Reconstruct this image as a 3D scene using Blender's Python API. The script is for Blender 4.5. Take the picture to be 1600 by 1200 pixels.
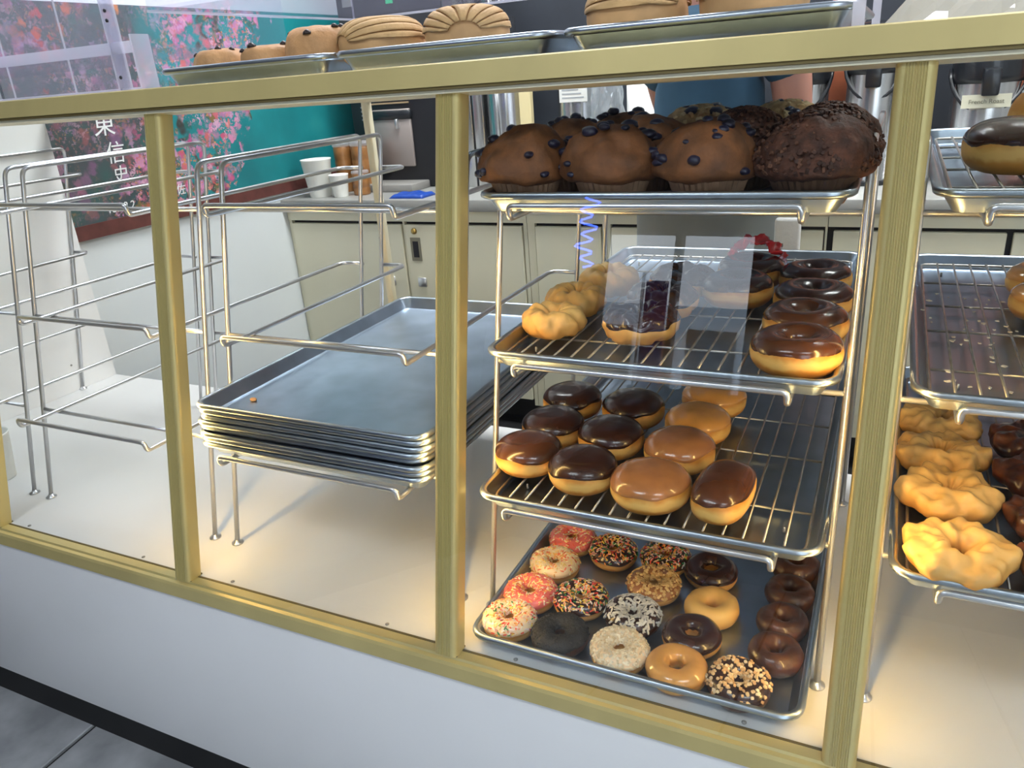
import bpy, bmesh, math, random
from mathutils import Vector, Matrix, noise
PI = math.pi
for o in list(bpy.data.objects): bpy.data.objects.remove(o, do_unlink=True)
scene = bpy.context.scene
COL = scene.collection
ZF = 0.53                      # the case sill stands 53 cm above the shop floor; all is built from the sill and lifted at the end

# ------------------------------------------------------------------ camera
yaw, pit, rol = 0.4686, 0.3835, -0.0779
fw = Vector((-math.sin(yaw)*math.cos(pit), math.cos(yaw)*math.cos(pit), -math.sin(pit)))
r0 = Vector((math.cos(yaw), math.sin(yaw), 0)); u0 = r0.cross(fw)
rr = r0*math.cos(rol)+u0*math.sin(rol); uu = -r0*math.sin(rol)+u0*math.cos(rol)
cd = bpy.data.cameras.new('camera'); cam = bpy.data.objects.new('camera', cd); COL.objects.link(cam)
cd.sensor_width = 36; cd.lens = 1200.6/1600*36; cd.clip_start = 0.02; cd.clip_end = 60
cam.matrix_world = Matrix(((rr.x, uu.x, -fw.x, 0.2837), (rr.y, uu.y, -fw.y, -0.7248), (rr.z, uu.z, -fw.z, 0.7653), (0, 0, 0, 1)))
scene.camera = cam
# ------------------------------------------------------------------ light and exposure
world = bpy.data.worlds.new('overcast_sky'); scene.world = world; world.use_nodes = True
bg = world.node_tree.nodes['Background']; bg.inputs[0].default_value = (0.78, 0.88, 1.0, 1); bg.inputs[1].default_value = 4.0
AISLE_W = 23.0                 # ceiling panels over the staff aisle
SHOP_W = 9.0                   # ceiling panels over the customers
STRIP_W = 44.0                 # warm light strips on the backs of the posts
vs = scene.view_settings
vs.view_transform = 'Standard'; vs.look = 'None'; vs.exposure = 0.22; vs.gamma = 1.0; vs.use_curve_mapping = False

# ------------------------------------------------------------------ helpers
def link(o, parent=None):
    COL.objects.link(o)
    if parent is not None: o.parent = parent
    return o
def mesh(name, verts, faces, mat=None, smooth=True):
    m = bpy.data.meshes.new(name); m.from_pydata([tuple(v) for v in verts], [], faces); m.update()
    if smooth: m.polygons.foreach_set('use_smooth', [True]*len(m.polygons))
    if mat: m.materials.append(mat)
    return m
def obj(name, me, parent=None, loc=None, rotz=0):
    o = bpy.data.objects.new(name, me); link(o, parent)
    if loc is not None: o.location = loc
    if rotz: o.rotation_euler.z = rotz
    return o
def tag(o, label, cat, group=None):
    o['label'] = label; o['category'] = cat
    if group: o['group'] = group
    return o
def thing(name, label, cat, loc=(0, 0, 0), rotz=0, group=None):
    o = bpy.data.objects.new(name, None); link(o); o.location = loc; o.rotation_euler = (0, 0, rotz); o.empty_display_size = .02
    return tag(o, label, cat, group)
def struct(o): o['kind'] = 'structure'; return o
class MB:
    def __init__(s): s.v = []; s.f = []
    def add(s, v, f):
        n = len(s.v); s.v += [Vector(x) for x in v]; s.f += [tuple(i+n for i in q) for q in f]; return s
    def box(s, x0, x1, y0, y1, z0, z1):
        v = [(x, y, z) for x in (x0, x1) for y in (y0, y1) for z in (z0, z1)]
        return s.add(v, [(0, 1, 3, 2), (4, 6, 7, 5), (0, 4, 5, 1), (2, 3, 7, 6), (0, 2, 6, 4), (1, 5, 7, 3)])
    def bbox(s, x0, x1, y0, y1, z0, z1, b=.002, seg=2):
        bm = bmesh.new(); bmesh.ops.create_cube(bm, size=1)
        for v in bm.verts: v.co = Vector(((x0+x1)/2+v.co.x*(x1-x0), (y0+y1)/2+v.co.y*(y1-y0), (z0+z1)/2+v.co.z*(z1-z0)))
        bmesh.ops.bevel(bm, geom=bm.edges[:], offset=b, segments=seg, affect='EDGES', profile=.5)
        bm.verts.index_update(); r = s.add([v.co.copy() for v in bm.verts], [tuple(v.index for v in f.verts) for f in bm.faces]); bm.free(); return r
    def prism(s, sec, org, u, v, w, length):
        """section points (a,b) -> org + a*u + b*v, extruded along w"""
        org, u, v, w = map(Vector, (org, u, v, w)); n = len(sec)
        A = [org+u*a+v*b for a, b in sec]; B = [p+w*length for p in A]
        f = [(i, (i+1) % n, n+(i+1) % n, n+i) for i in range(n)]+[tuple(range(n-1, -1, -1)), tuple(range(n, 2*n))]
        return s.add(A+B, f)
    def lathe(s, prof, c=(0, 0, 0), seg=32, fn=None):
        c = Vector(c); v = []; f = []
        for i, (r, z) in enumerate(prof):
            for k in range(seg):
                a = 2*PI*k/seg; q = r*(fn(i, k) if fn else 1)
                v.append(c+Vector((q*math.cos(a), q*math.sin(a), z)))
        for i in range(len(prof)-1):
            for k in range(seg):
                f.append((i*seg+k, i*seg+(k+1) % seg, (i+1)*seg+(k+1) % seg, (i+1)*seg+k))
        f.append(tuple(range(seg-1, -1, -1))); f.append(tuple((len(prof)-1)*seg+k for k in range(seg)))
        return s.add(v, f)
    def tube(s, pts, r, seg=8, closed=False):
        pts = [Vector(p) for p in pts]; n = len(pts); rings = []; prev = None
        for i, p in enumerate(pts):
            if closed: t = pts[(i+1) % n]-pts[i-1]
            else: t = pts[min(i+1, n-1)]-pts[max(i-1, 0)]
            t.normalize()
            if prev is None:
                a = Vector((0, 0, 1)) if abs(t.z) < .9 else Vector((1, 0, 0)); nrm = (a-t*a.dot(t)).normalized()
            else: nrm = (prev-t*prev.dot(t)).normalized()
            prev = nrm; bi = t.cross(nrm); q = r(i) if callable(r) else r
            rings.append([p+nrm*(q*math.cos(2*PI*k/seg))+bi*(q*math.sin(2*PI*k/seg)) for k in range(seg)])
        v = [x for g in rings for x in g]; f = []
        for i in range(n if closed else n-1):
            j = (i+1) % n
            for k in range(seg): f.append((i*seg+k, i*seg+(k+1) % seg, j*seg+(k+1) % seg, j*seg+k))
        if not closed: f.append(tuple(range(seg-1, -1, -1))); f.append(tuple((n-1)*seg+k for k in range(seg)))
        return s.add(v, f)
    def mesh(s, name, mat, smooth=True): return mesh(name, s.v, s.f, mat, smooth)
    def build(s, name, mat, parent=None, smooth=True, loc=None):
        o = obj(name, s.mesh(name, mat, smooth), parent, loc)
        return o
def sharp(o, ang=35):
    me = o.data
    try: me.set_sharp_from_angle(angle=math.radians(ang))
    except Exception: pass
    return o
def fillet(pts, rad, n=4):
    pts = [Vector(p) for p in pts]; out = [pts[0]]
    for i in range(1, len(pts)-1):
        a, b, c = pts[i-1], pts[i], pts[i+1]
        d1 = (a-b); d2 = (c-b); R = min(rad, d1.length*.48, d2.length*.48); A = b+d1.normalized()*R; C = b+d2.normalized()*R
        for k in range(n+1):
            t = k/n; out.append(A*(1-t)**2+b*2*t*(1-t)+C*t*t)
    return out+[pts[-1]]
def rrect(x0, x1, y0, y1, r, n=5):
    P = []
    for cx, cy, a0 in ((x1-r, y1-r, 0), (x0+r, y1-r, PI/2), (x0+r, y0+r, PI), (x1-r, y0+r, 3*PI/2)):
        for k in range(n+1): a = a0+PI/2*k/n; P.append((cx+r*math.cos(a), cy+r*math.sin(a)))
    return P
def copy_tree(root):
    c = root.copy(); COL.objects.link(c)
    for ch in root.children:
        d = ch.copy(); COL.objects.link(d); d.parent = c
        for g in ch.children:
            e = g.copy(); COL.objects.link(e); e.parent = d
    return c
def nz(v, s, seed=0): return noise.noise(Vector((v[0]*s+seed*7.3, v[1]*s-seed*3.1, v[2]*s+seed*1.7)))

# ------------------------------------------------------------------ materials
def new_mat(name):
    m = bpy.data.materials.new(name); m.use_nodes = True; nt = m.node_tree; return m, nt, nt.nodes, nt.nodes['Principled BSDF']
def mat(name, col, rough=.5, metal=0, coat=0, var=0.0, vscale=20, bump=0, bscale=60, stretch=None, col2=None, sss=0, spec=.5):
    m, nt, N, B = new_mat(name); L = nt.links
    B.inputs['Base Color'].default_value = (*col, 1); B.inputs['Roughness'].default_value = rough; B.inputs['Metallic'].default_value = metal
    B.inputs['Coat Weight'].default_value = coat; B.inputs['Coat Roughness'].default_value = .08; B.inputs['Specular IOR Level'].default_value = spec
    if sss: B.inputs['Subsurface Weight'].default_value = sss; B.inputs['Subsurface Radius'].default_value = (.01, .005, .002)
    tc = N.new('ShaderNodeTexCoord'); vec = tc.outputs['Object']
    if stretch:
        mp = N.new('ShaderNodeMapping'); mp.inputs['Scale'].default_value = stretch; L.new(vec, mp.inputs['Vector']); vec = mp.outputs['Vector']
    if var or col2:
        n = N.new('ShaderNodeTexNoise'); n.inputs['Scale'].default_value = vscale; n.inputs['Detail'].default_value = 5; L.new(vec, n.inputs['Vector'])
        r = N.new('ShaderNodeValToRGB'); r.color_ramp.elements[0].position = .35; r.color_ramp.elements[1].position = .68
        a = tuple(max(0, c*(1-var)) for c in col); b = col2 if col2 else tuple(min(1, c*(1+var)) for c in col)
        r.color_ramp.elements[0].color = (*a, 1); r.color_ramp.elements[1].color = (*b, 1)
        L.new(n.outputs['Fac'], r.inputs['Fac']); L.new(r.outputs['Color'], B.inputs['Base Color'])
    if bump:
        n2 = N.new('ShaderNodeTexNoise'); n2.inputs['Scale'].default_value = bscale; n2.inputs['Detail'].default_value = 4; L.new(vec, n2.inputs['Vector'])
        bp = N.new('ShaderNodeBump'); bp.inputs['Strength'].default_value = bump; bp.inputs['Distance'].default_value = .004
        L.new(n2.outputs['Fac'], bp.inputs['Height']); L.new(bp.outputs['Normal'], B.inputs['Normal'])
    return m
def emis(name, col, st):
    m, nt, N, B = new_mat(name); B.inputs['Base Color'].default_value = (*col, 1)
    B.inputs['Emission Color'].default_value = (*col, 1); B.inputs['Emission Strength'].default_value = st; return m
def glass_mat(name, tint=(1, 1, 1), boost=1.7, haze=0.0, hazecol=(.9, .9, .95)):
    m = bpy.data.materials.new(name); m.use_nodes = True; nt = m.node_tree; N = nt.nodes; L = nt.links
    N.remove(N['Principled BSDF']); out = N['Material Output']
    tr = N.new('ShaderNodeBsdfTransparent'); tr.inputs[0].default_value = (*tint, 1)
    gl = N.new('ShaderNodeBsdfGlossy'); gl.inputs['Roughness'].default_value = .0
    fr = N.new('ShaderNodeFresnel'); fr.inputs['IOR'].default_value = 1.5
    mu = N.new('ShaderNodeMath'); mu.operation = 'MULTIPLY'; mu.inputs[1].default_value = boost; mu.use_clamp = True; L.new(fr.outputs[0], mu.inputs[0])
    ge = N.new('ShaderNodeNewGeometry'); iv = N.new('ShaderNodeMath'); iv.operation = 'SUBTRACT'; iv.inputs[0].default_value = 1; L.new(ge.outputs['Backfacing'], iv.inputs[1])
    m2 = N.new('ShaderNodeMath'); m2.operation = 'MULTIPLY'; L.new(mu.outputs[0], m2.inputs[0]); L.new(iv.outputs[0], m2.inputs[1])
    mx = N.new('ShaderNodeMixShader'); L.new(m2.outputs[0], mx.inputs[0]); L.new(tr.outputs[0], mx.inputs[1]); L.new(gl.outputs[0], mx.inputs[2]); last = mx
    if haze:
        df = N.new('ShaderNodeBsdfTranslucent'); df.inputs[0].default_value = (*hazecol, 1)
        d2 = N.new('ShaderNodeBsdfDiffuse'); d2.inputs[0].default_value = (*hazecol, 1)
        ad = N.new('ShaderNodeMixShader'); L.new(df.outputs[0], ad.inputs[1]); L.new(d2.outputs[0], ad.inputs[2])
        mh = N.new('ShaderNodeMixShader'); mh.inputs[0].default_value = haze; L.new(mx.outputs[0], mh.inputs[1]); L.new(ad.outputs[0], mh.inputs[2]); last = mh
    L.new(last.outputs[0], out.inputs['Surface']); return m
def vcol_mat(name, rough=.4, coat=.3):
    m, nt, N, B = new_mat(name); a = N.new('ShaderNodeAttribute'); a.attribute_name = 'Col'
    nt.links.new(a.outputs['Color'], B.inputs['Base Color']); B.inputs['Roughness'].default_value = rough; B.inputs['Coat Weight'].default_value = coat; return m
def dough_mat(name, fried, pale, band=True, lo=.30, hi=.62, bump=.25):
    """fried dough: browned above and below, with the pale unfried line round the middle"""
    m, nt, N, B = new_mat(name); L = nt.links
    tc = N.new('ShaderNodeTexCoord'); sx = N.new('ShaderNodeSeparateXYZ'); L.new(tc.outputs['Generated'], sx.inputs[0])
    n = N.new('ShaderNodeTexNoise'); n.inputs['Scale'].default_value = 45; n.inputs['Detail'].default_value = 5; L.new(tc.outputs['Object'], n.inputs['Vector'])
    ad = N.new('ShaderNodeMath'); ad.operation = 'MULTIPLY_ADD'; ad.inputs[1].default_value = .35; L.new(n.outputs['Fac'], ad.inputs[0]); L.new(sx.outputs['Z'], ad.inputs[2])
    r = N.new('ShaderNodeValToRGB'); e = r.color_ramp.elements
    f2 = tuple(c*.72 for c in fried)
    if band:
        e[0].position = lo-.02; e[0].color = (*f2, 1); e[1].position = 1.0; e[1].color = (*f2, 1)
        for q, c in ((lo+.14, fried), (lo+.24, pale), (hi+.05, pale), (hi+.2, fried)): x = e.new(q); x.color = (*c, 1)
    else:
        e[0].position = .3; e[0].color = (*fried, 1); e[1].position = 1.0; e[1].color = (*pale, 1)
    L.new(ad.outputs[0], r.inputs['Fac']); L.new(r.outputs['Color'], B.inputs['Base Color'])
    B.inputs['Roughness'].default_value = .5; B.inputs['Subsurface Weight'].default_value = .08; B.inputs['Subsurface Radius'].default_value = (.01, .005, .002)
    bp = N.new('ShaderNodeBump'); bp.inputs['Strength'].default_value = bump; bp.inputs['Distance'].default_value = .002; L.new(n.outputs['Fac'], bp.inputs['Height']); L.new(bp.outputs['Normal'], B.inputs['Normal'])
    return m
gold = mat('champagne_gold_aluminium', (.61, .50, .21), .40, .30, var=.10, vscale=6, stretch=(1, 1, .15))
gold_dark = mat('shadow_gap_gold', (.16, .12, .04), .5, .4)
white_lam = mat('white_laminate', (.80, .80, .79), .35, var=.02, vscale=3)
cream_lam = mat('cream_white_laminate', (.68, .68, .67), .30, var=.03, vscale=4)
black_kick = mat('black_toe_kick', (.003, .003, .0035), .6)
alu = mat('sheet_aluminium', (.42, .50, .60), .34, 1, var=.12, vscale=14, bump=.04, bscale=200)  # blue tint in the metal stands in for blue reflected in the pans
alu_rim = mat('rolled_aluminium', (.44, .50, .56), .32, 1, var=.06, vscale=30)
chrome = mat('chromed_wire', (.66, .67, .69), .28, .85, var=.05, vscale=40)
grid_m = mat('plated_grid_wire', (.50, .47, .42), .32, .9, var=.15, vscale=50)
cream_paint = mat('cream_painted_metal', (.78, .72, .52), .4, .1)
glass = glass_mat('clear_glass', (.985, .995, .99), 1.6)
acryl = glass_mat('lilac_hazed_acrylic', (.97, .97, 1.0), 0.7, .035, (.80, .80, .95))  # lilac haze colour stands in for reflections in the sheets
acryl_edge = glass_mat('frosted_acrylic_edge', (.95, .95, 1.0), 1.0, .32, (.9, .9, .97))
wall_white = mat('painted_wall_white', (.74, .74, .72), .6, var=.03, vscale=2)
wall_grey = mat('painted_wall_pale_grey', (.70, .74, .75), .5, var=.03, vscale=2)
wall_dark = mat('dark_back_wall', (.02, .025, .035), .6, var=.3, vscale=3)
terra = mat('terracotta_board', (.36, .10, .045), .55, var=.12, vscale=5, stretch=(.4, 1, 8))
ceil_m = mat('ceiling_white', (.8, .8, .8), .8)
tile_m = mat('grey_stone_tile', (.38, .39, .40), .28, var=.25, vscale=9, bump=.06, bscale=25)
grout = mat('dark_grout', (.010, .010, .011), .8)
cab_m = mat('cabinet_beige_laminate', (.74, .71, .54), .42, var=.04, vscale=3)
cab_dark = mat('cabinet_gap_dark', (.012, .012, .014), .7)
steel = mat('brushed_stainless', (.62, .62, .62), .24, 1, var=.10, vscale=30, stretch=(3, 3, .05))
black_pl = mat('black_plastic', (.012, .014, .018), .3, coat=.2)
grey_pl = mat('grey_plastic', (.28, .27, .25), .4)
paper = mat('white_paper', (.82, .82, .78), .7)
foam = mat('white_foam_cup', (.86, .86, .80), .55)
green_m = mat('green_print', (.02, .30, .10), .5)
amber = mat('amber_container', (.27, .115, .03), .3, coat=.4, var=.3, vscale=20)
blue_pl = mat('blue_plastic', (.01, .06, .35), .4)
brass = mat('brass', (.55, .38, .12), .3, 1)
pull_m = mat('antique_nickel', (.30, .27, .20), .4, .8)
skin_m = mat('skin', (.56, .27, .20), .5, var=.05, vscale=12, sss=.1)
shirt_m = mat('blue_cotton', (.045, .115, .19), .85, var=.12, vscale=9, bump=.15, bscale=30)
apron_m = mat('grey_cotton', (.20, .21, .20), .85, var=.08, vscale=12)
hair_m = mat('black_hair', (.015, .012, .01), .5)
red_m = mat('red_glossy_wrapper', (.62, .008, .012), .22, coat=.5, bump=.5, bscale=90)
choc = mat('chocolate_icing', (.040, .013, .006), .24, coat=.35, var=.25, vscale=30, bump=.05, bscale=80)
choc_mid = mat('milk_chocolate_icing', (.085, .028, .010), .22, coat=.4, var=.2, vscale=30, bump=.05, bscale=80)
maple = mat('maple_glaze', (.38, .155, .050), .20, coat=.5, var=.12, vscale=40, bump=.10, bscale=60)
sugar_glaze = mat('clear_sugar_glaze', (.66, .33, .085), .18, coat=.5, var=.10, vscale=35, bump=.08, bscale=70)
pink = mat('pink_icing', (.80, .16, .13), .3, coat=.3, var=.1)
white_ice = mat('white_icing', (.86, .66, .42), .3, coat=.3, var=.08)
black_ice = mat('dark_cocoa_icing', (.018, .017, .016), .6, var=.3, vscale=60, bump=.6, bscale=220)
dough = dough_mat('raised_dough', (.60, .255, .035), (.82, .50, .14))
cake = dough_mat('cake_dough', (.54, .24, .045), (.70, .40, .11), lo=.2, hi=.5)
cake_pl = dough_mat('plain_cake_dough', (.68, .36, .075), (.80, .50, .15), band=False)
cake_dk = mat('chocolate_cake_dough', (.085, .030, .012), .38, coat=.35, var=.45, vscale=35, bump=.5, bscale=60)
crul_m = dough_mat('cruller_dough', (.66, .31, .06), (.84, .53, .18), band=False, bump=.4)
of_m = dough_mat('glazed_old_fashioned', (.58, .26, .045), (.86, .53, .17), band=False, bump=.45)
of_dk = mat('glazed_dark_old_fashioned', (.11, .030, .010), .3, coat=.5, var=.6, vscale=40, bump=.5, bscale=70)
muf_m = mat('muffin_crumb', (.185, .068, .020), .7, var=.4, vscale=30, bump=.5, bscale=80)  # base colour darkened for the shade on the top tier
muf_dk = mat('dark_muffin_crumb', (.085, .028, .013), .75, var=.5, vscale=60, bump=.8, bscale=110)
muf_pl = mat('pale_streusel_crumb', (.50, .32, .15), .75, var=.35, vscale=50, bump=.7, bscale=90)
pleat = mat('brown_baking_paper', (.16, .085, .045), .7, var=.2, vscale=30)
pleat_lt = mat('translucent_baking_paper', (.36, .21, .12), .65, var=.15, vscale=30)
berry = mat('blueberry', (.012, .012, .035), .4, coat=.2)
bread_m = mat('pan_dulce_crust', (.62, .36, .15), .65, var=.18, vscale=16, bump=.3, bscale=60)
sugar_m = mat('sugar_paste_crust', (.62, .39, .17), .75, var=.12, vscale=25, bump=.5, bscale=120)
cookie_m = mat('cookie_dough', (.56, .30, .12), .65, var=.2, vscale=30, bump=.5, bscale=90)
chip_m = mat('chocolate_chip', (.02, .009, .006), .35)
crumb_m = mat('glaze_flakes', (.86, .80, .62), .5)
wax_m = glass_mat('crinkled_clear_wrap', (.96, .96, .95), 1.6, .42, (.86, .83, .74))
towel_m = mat('white_towel', (.66, .66, .64), .9, bump=.3, bscale=80)
vcol = vcol_mat('sugar_sprinkles'); vcol_matte = vcol_mat('coconut_and_nuts', .7, 0)

# ------------------------------------------------------------------ the case frame: slanted front
A = 0.2133; PL = Vector((0, math.sin(A), math.cos(A))); NI = Vector((0, math.cos(A), -math.sin(A))); UX = Vector((1, 0, 0))
def P(x, s, v=0): return UX*x+PL*s+NI*v
XL, XR = -1.80, 1.30
POST_X = [-1.2675, -0.7465, -0.2255, 0.2955, 0.8165]
SB, ST = 0.772, 0.800

# ------------------------------------------------------------------ setting
fl = struct(MB().box(-1.95, 3.2, -3.4, 2.5, -ZF-.05, -ZF-.008).build('floor', grout, smooth=False))
TS = .405
tm = MB().bbox(0.0055, TS-.0055, .0055, TS-.0055, -.012, 0, .002, 1).mesh('floor_tile', tile_m, False)
tx0 = -1.22-2*TS
for i in range(14):
    for j in range(9):
        x = tx0+i*TS; y = .04-(j+1)*TS
        if x < -1.96: continue
        obj('tile', tm, fl, (x, y, -ZF))
struct(MB().box(-1.95, 3.2, 0.75, 1.80, -ZF-.008, -ZF).build('floor_mat_strip', black_kick, smooth=False))
bpy.data.objects['floor_mat_strip'].name = 'floor_aisle'
struct(MB().box(-2.05, -1.95, 0, 2.6, -ZF-.05, 2.25).build('wall_left', wall_grey, smooth=False))
struct(MB().box(-2.05, -1.95, -3.4, 0, -ZF-.05, 2.25).build('wall_left_front', mat('darkened_side_wall', (.045, .032, .028), .6, var=.2, vscale=4), smooth=False))  # out of view; coloured dark to keep a reflected veil off the left panes
struct(MB().box(-2.05, 3.3, 2.5, 2.6, -ZF-.05, 2.25).build('wall_back', wall_dark, smooth=False))
struct(MB().box(3.2, 3.3, -3.4, 2.5, -ZF-.05, 2.25).build('wall_right', wall_white, smooth=False))
struct(MB().box(-2.05, 3.3, -3.5, 2.6, 2.25, 2.35).build('ceiling', ceil_m, smooth=False))
wf = MB()
for bx in ((-2.05, 3.3, -ZF-.05, -.25), (-2.05, 3.3, 1.95, 2.25), (-2.05, -1.22, -.25, 1.95), (-1.22, -.36, -.25, .48), (-1.22, -.36, 1.38, 1.95), (-.36, 1.05, -.25, 1.95), (3.1, 3.3, -.25, 1.95), (-.80, -.765, .48, 1.38), (2.05, 2.10, -.25, 1.95)):
    wf.box(bx[0], bx[1], -3.5, -3.4, bx[2], bx[3])
struct(wf.build('wall_front', mat('storefront_dark_frame', (.075, .07, .075), .5), smooth=False))  # out of view; openings and dark stretches placed to shape glass reflections and daylight
struct(MB().box(-12, 12, -16, -3.5, -ZF-.10, -ZF-.05).build('ground', mat('pavement', (.40, .40, .39), .8, var=.1), smooth=False))

# blue neon squiggle hung in the shop front, and a purple banner outside the window
t = thing('neon_sign', 'blue looping neon sign hung on the shop front wall behind the customers', 'neon sign', (-1.33, -3.36, 1.15))
pts = [(.05*math.sin(k*.9)+.02*math.sin(k*.37), 0, .42*k/40) for k in range(41)]
MB().tube(pts, .006, 8).build('neon_tube', emis('blue_neon', (.05, .12, 1.0), 30), t)
MB().box(-.07, .07, -.035, -.015, -.03, .45).build('backing_board', black_pl, t, False)
t = thing('street_banner', 'purple vertical banner outside the shop window', 'banner', (-.97, -3.75, .15))
MB().box(-.07, .07, -.004, .004, .0, 1.0).build('cloth', mat('purple_cloth', (.16, .07, .42), .8), t, False)
MB().tube([(-.09, 0, -.73), (-.09, 0, 1.05)], .012, 10).build('pole', steel, t)
t = thing('added_street_building', 'unseen pale building added across the street for the window reflection', 'building', (-2.0, -9.0, -ZF-.05))  # out of view, added to break up the window reflection in the glass
MB().box(-6, 4.5, -.4, 0, 0, 2.25).build('wall', mat('pale_blue_render', (.62, .70, .78), .8), t, False)
for x in (-5.2, -3.9, -2.6, -1.25, .1, 1.35, 2.7, 3.7): MB().box(x, x+.62, 0, .03, .95, 1.95).build('window', black_pl, t, False)
for x in (-3.2, -.50, 2.1): MB().box(x, x+.40, 0, .04, 0, 1.9).build('door', terra, t, False)
# ceiling panels (fluorescent troffers)
for k, (x, y) in enumerate(((-.9, 1.45), (.9, 1.45), (-.7, -1.3), (1.3, -1.3))):
    t = thing('ceiling_light', ('flush white ceiling light panel over the aisle near the mural', 'flush white ceiling light panel over the aisle near the airpots', 'flush white ceiling light panel over the customers near the mural wall', 'flush white ceiling light panel over the customers farthest from the mural')[k], 'ceiling light', (x, y, 2.25), group='ceiling light panels')
    f = MB()
    for a in ((-.62, -.58, -.32, .32), (.58, .62, -.32, .32), (-.58, .58, -.32, -.28), (-.58, .58, .28, .32)): f.box(a[0], a[1], a[2], a[3], -.03, 0)
    f.build('frame', white_lam, t, False)
    MB().box(-.58, .58, -.28, .28, -.022, -.004).build('diffuser', emis('cool_tube_light_%d' % k, (.97, .985, 1.0) if k < 2 else (.86, .93, 1.0), AISLE_W if k < 2 else SHOP_W), t, False)

# ------------------------------------------------------------------ display case
case = thing('display_case', 'long slant-fronted bakery display case with champagne gold posts and white base', 'display case')
sharp(MB().bbox(XL-.02, XR, 0, .025, -.414, -.030, .001).build('front_panel', white_lam, case))
MB().box(XL, XR, .027, .06, -ZF, -.414).build('toe_kick', black_kick, case, False)
MB().box(XL-.02, XR, .025, .72, -.050, -.0005).build('case_floor', cream_lam, case, False)
MB().box(XL-.02, XR, .70, .72, -.50, -.050).build('rear_panel', cream_lam, case, False)
si = MB().prism([(-.006, -.031), (.020, -.031), (.020, .0), (.004, .001), (.002, -.002), (-.004, -.003), (-.006, -.008)], (XL-.02, 0, 0), (0, 1, 0), (0, 0, 1), (1, 0, 0), XR-XL+.02)
sharp(si.build('sill', gold, case), 20)
MB().prism([(.0202, -.02), (.0235, -.02), (.0235, .0008), (.0202, .0008)], (XL, 0, 0), (0, 1, 0), (0, 0, 1), (1, 0, 0), XR-XL).build('sill_gasket', gold_dark, case, False)
ra = MB().prism([(-.010, SB), (.040, SB+.002), (.040, ST), (-.008, ST), (-.010, ST-.002)], (XL-.02, 0, 0), NI, PL, (1, 0, 0), XR-XL+.02)
sharp(ra.build('top_rail', gold, case), 20)
MB().prism([(-.004, SB-.0075), (.030, SB-.0055), (.030, SB), (-.004, SB-.0035)], (XL-.02, 0, 0), NI, PL, (1, 0, 0), XR-XL+.02).build('rail_lip', cream_paint, case, False)  # cream colour stands in for the lit inner edge of the rail
MB().prism([(-.008, SB-.0035), (-.003, SB-.0035), (-.003, SB+.0), (-.008, SB+.0)], (XL-.02, 0, 0), NI, PL, (1, 0, 0), XR-XL+.02).build('rail_shadow_strip', gold_dark, case, False)
# posts: rounded front corners, fine flutes down the middle of the front face
sec = []
w2, dp, rc = .0185, .028, .0085
for k in range(6): a = PI+PI/2*k/5; sec.append((-w2+rc+rc*math.cos(a), rc+rc*math.sin(a)))
for k in range(8):
    x = -.0100+.0025*k; sec += [(x, 0), (x+.0006, .0015), (x+.0013, .0015), (x+.0019, 0)]
for k in range(6): a = 3*PI/2+PI/2*k/5; sec.append((w2-rc+rc*math.cos(a), rc+rc*math.sin(a)))
sec += [(w2, dp-.002), (w2-.002, dp), (-w2+.002, dp), (-w2, dp-.002)]
for x in POST_X:
    sharp(MB().prism(sec, P(x, .0015), UX, NI, PL, SB-.002).build('post', gold, case), 30)
    MB().bbox(x-w2+.001, x+w2-.0002, .004, dp+.003, -.0005, .0020, .0008, 1).build('post_foot', gold_dark, case)
xs = [XL]+POST_X+[XR]
for i in range(len(xs)-1):
    m = MB().prism([(-.0065, .004), (-.0025, .004), (-.0025, SB-.002), (-.0065, SB-.002)], (xs[i]+.002, 0, 0), NI, PL, (1, 0, 0), xs[i+1]-xs[i]-.004)
    m.build('glass_pane', glass, case, False)
# left end panel with screw heads, rear stiles and rails of the sliding-door opening
q = [(.012, 0), (.72, 0), (.72, .752), (.175, .752)]
MB().prism(q, (XL-.02, 0, 0), (0, 1, 0), (0, 0, 1), (1, 0, 0), .02).build('end_panel', white_lam, case, False)
for y, z in ((.626, .199), (.683, .357), (.591, .077), (.35, .42)): MB().lathe([(.003, 0), (.003, .0012), (.001, .0016)], seg=10).build('screw', grey_pl, case, loc=(XL, y, z)).rotation_euler.y = PI/2
for x in (-1.199, -.875, -.659, -.344, -.127, .186): MB().lathe([(.0032, 0), (.0032, .001), (.0014, .002), (.0005, .002)], seg=10).build('screw', grey_pl, case, loc=(x, .031, 0))
for x, w in ((-.765, .018), (.80, .02)): MB().bbox(x-w/2, x+w/2, .742, .758, -.05, .752, .002, 1).build('rear_stile', cream_paint, case)
MB().bbox(XL, XR, .735, .765, .752, .775, .002, 1).build('rear_top_rail', cream_paint, case)
MB().bbox(-.765, -.30, .742, .758, .248, .272, .002, 1).build('rear_cross_rail', cream_paint, case)
MB().box(XL-.02, XR, .215, .76, .7762, .7815).build('glass_top', glass_mat('glass_top_clear', (.97, .99, .98), 1.4), case, False)

# warm light strips fixed to the backs of the posts
strip_m = emis('warm_light_strip', (1.0, .65, .23), STRIP_W)
for x in POST_X[1:]:
    hs = [(.0045*math.cos(PI*k/8), dp+.009*math.sin(PI*k/8)) for k in range(9)]
    MB().prism(hs, P(x, .06), UX, NI, PL, .50).build('light_strip', strip_m, case, False)

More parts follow.
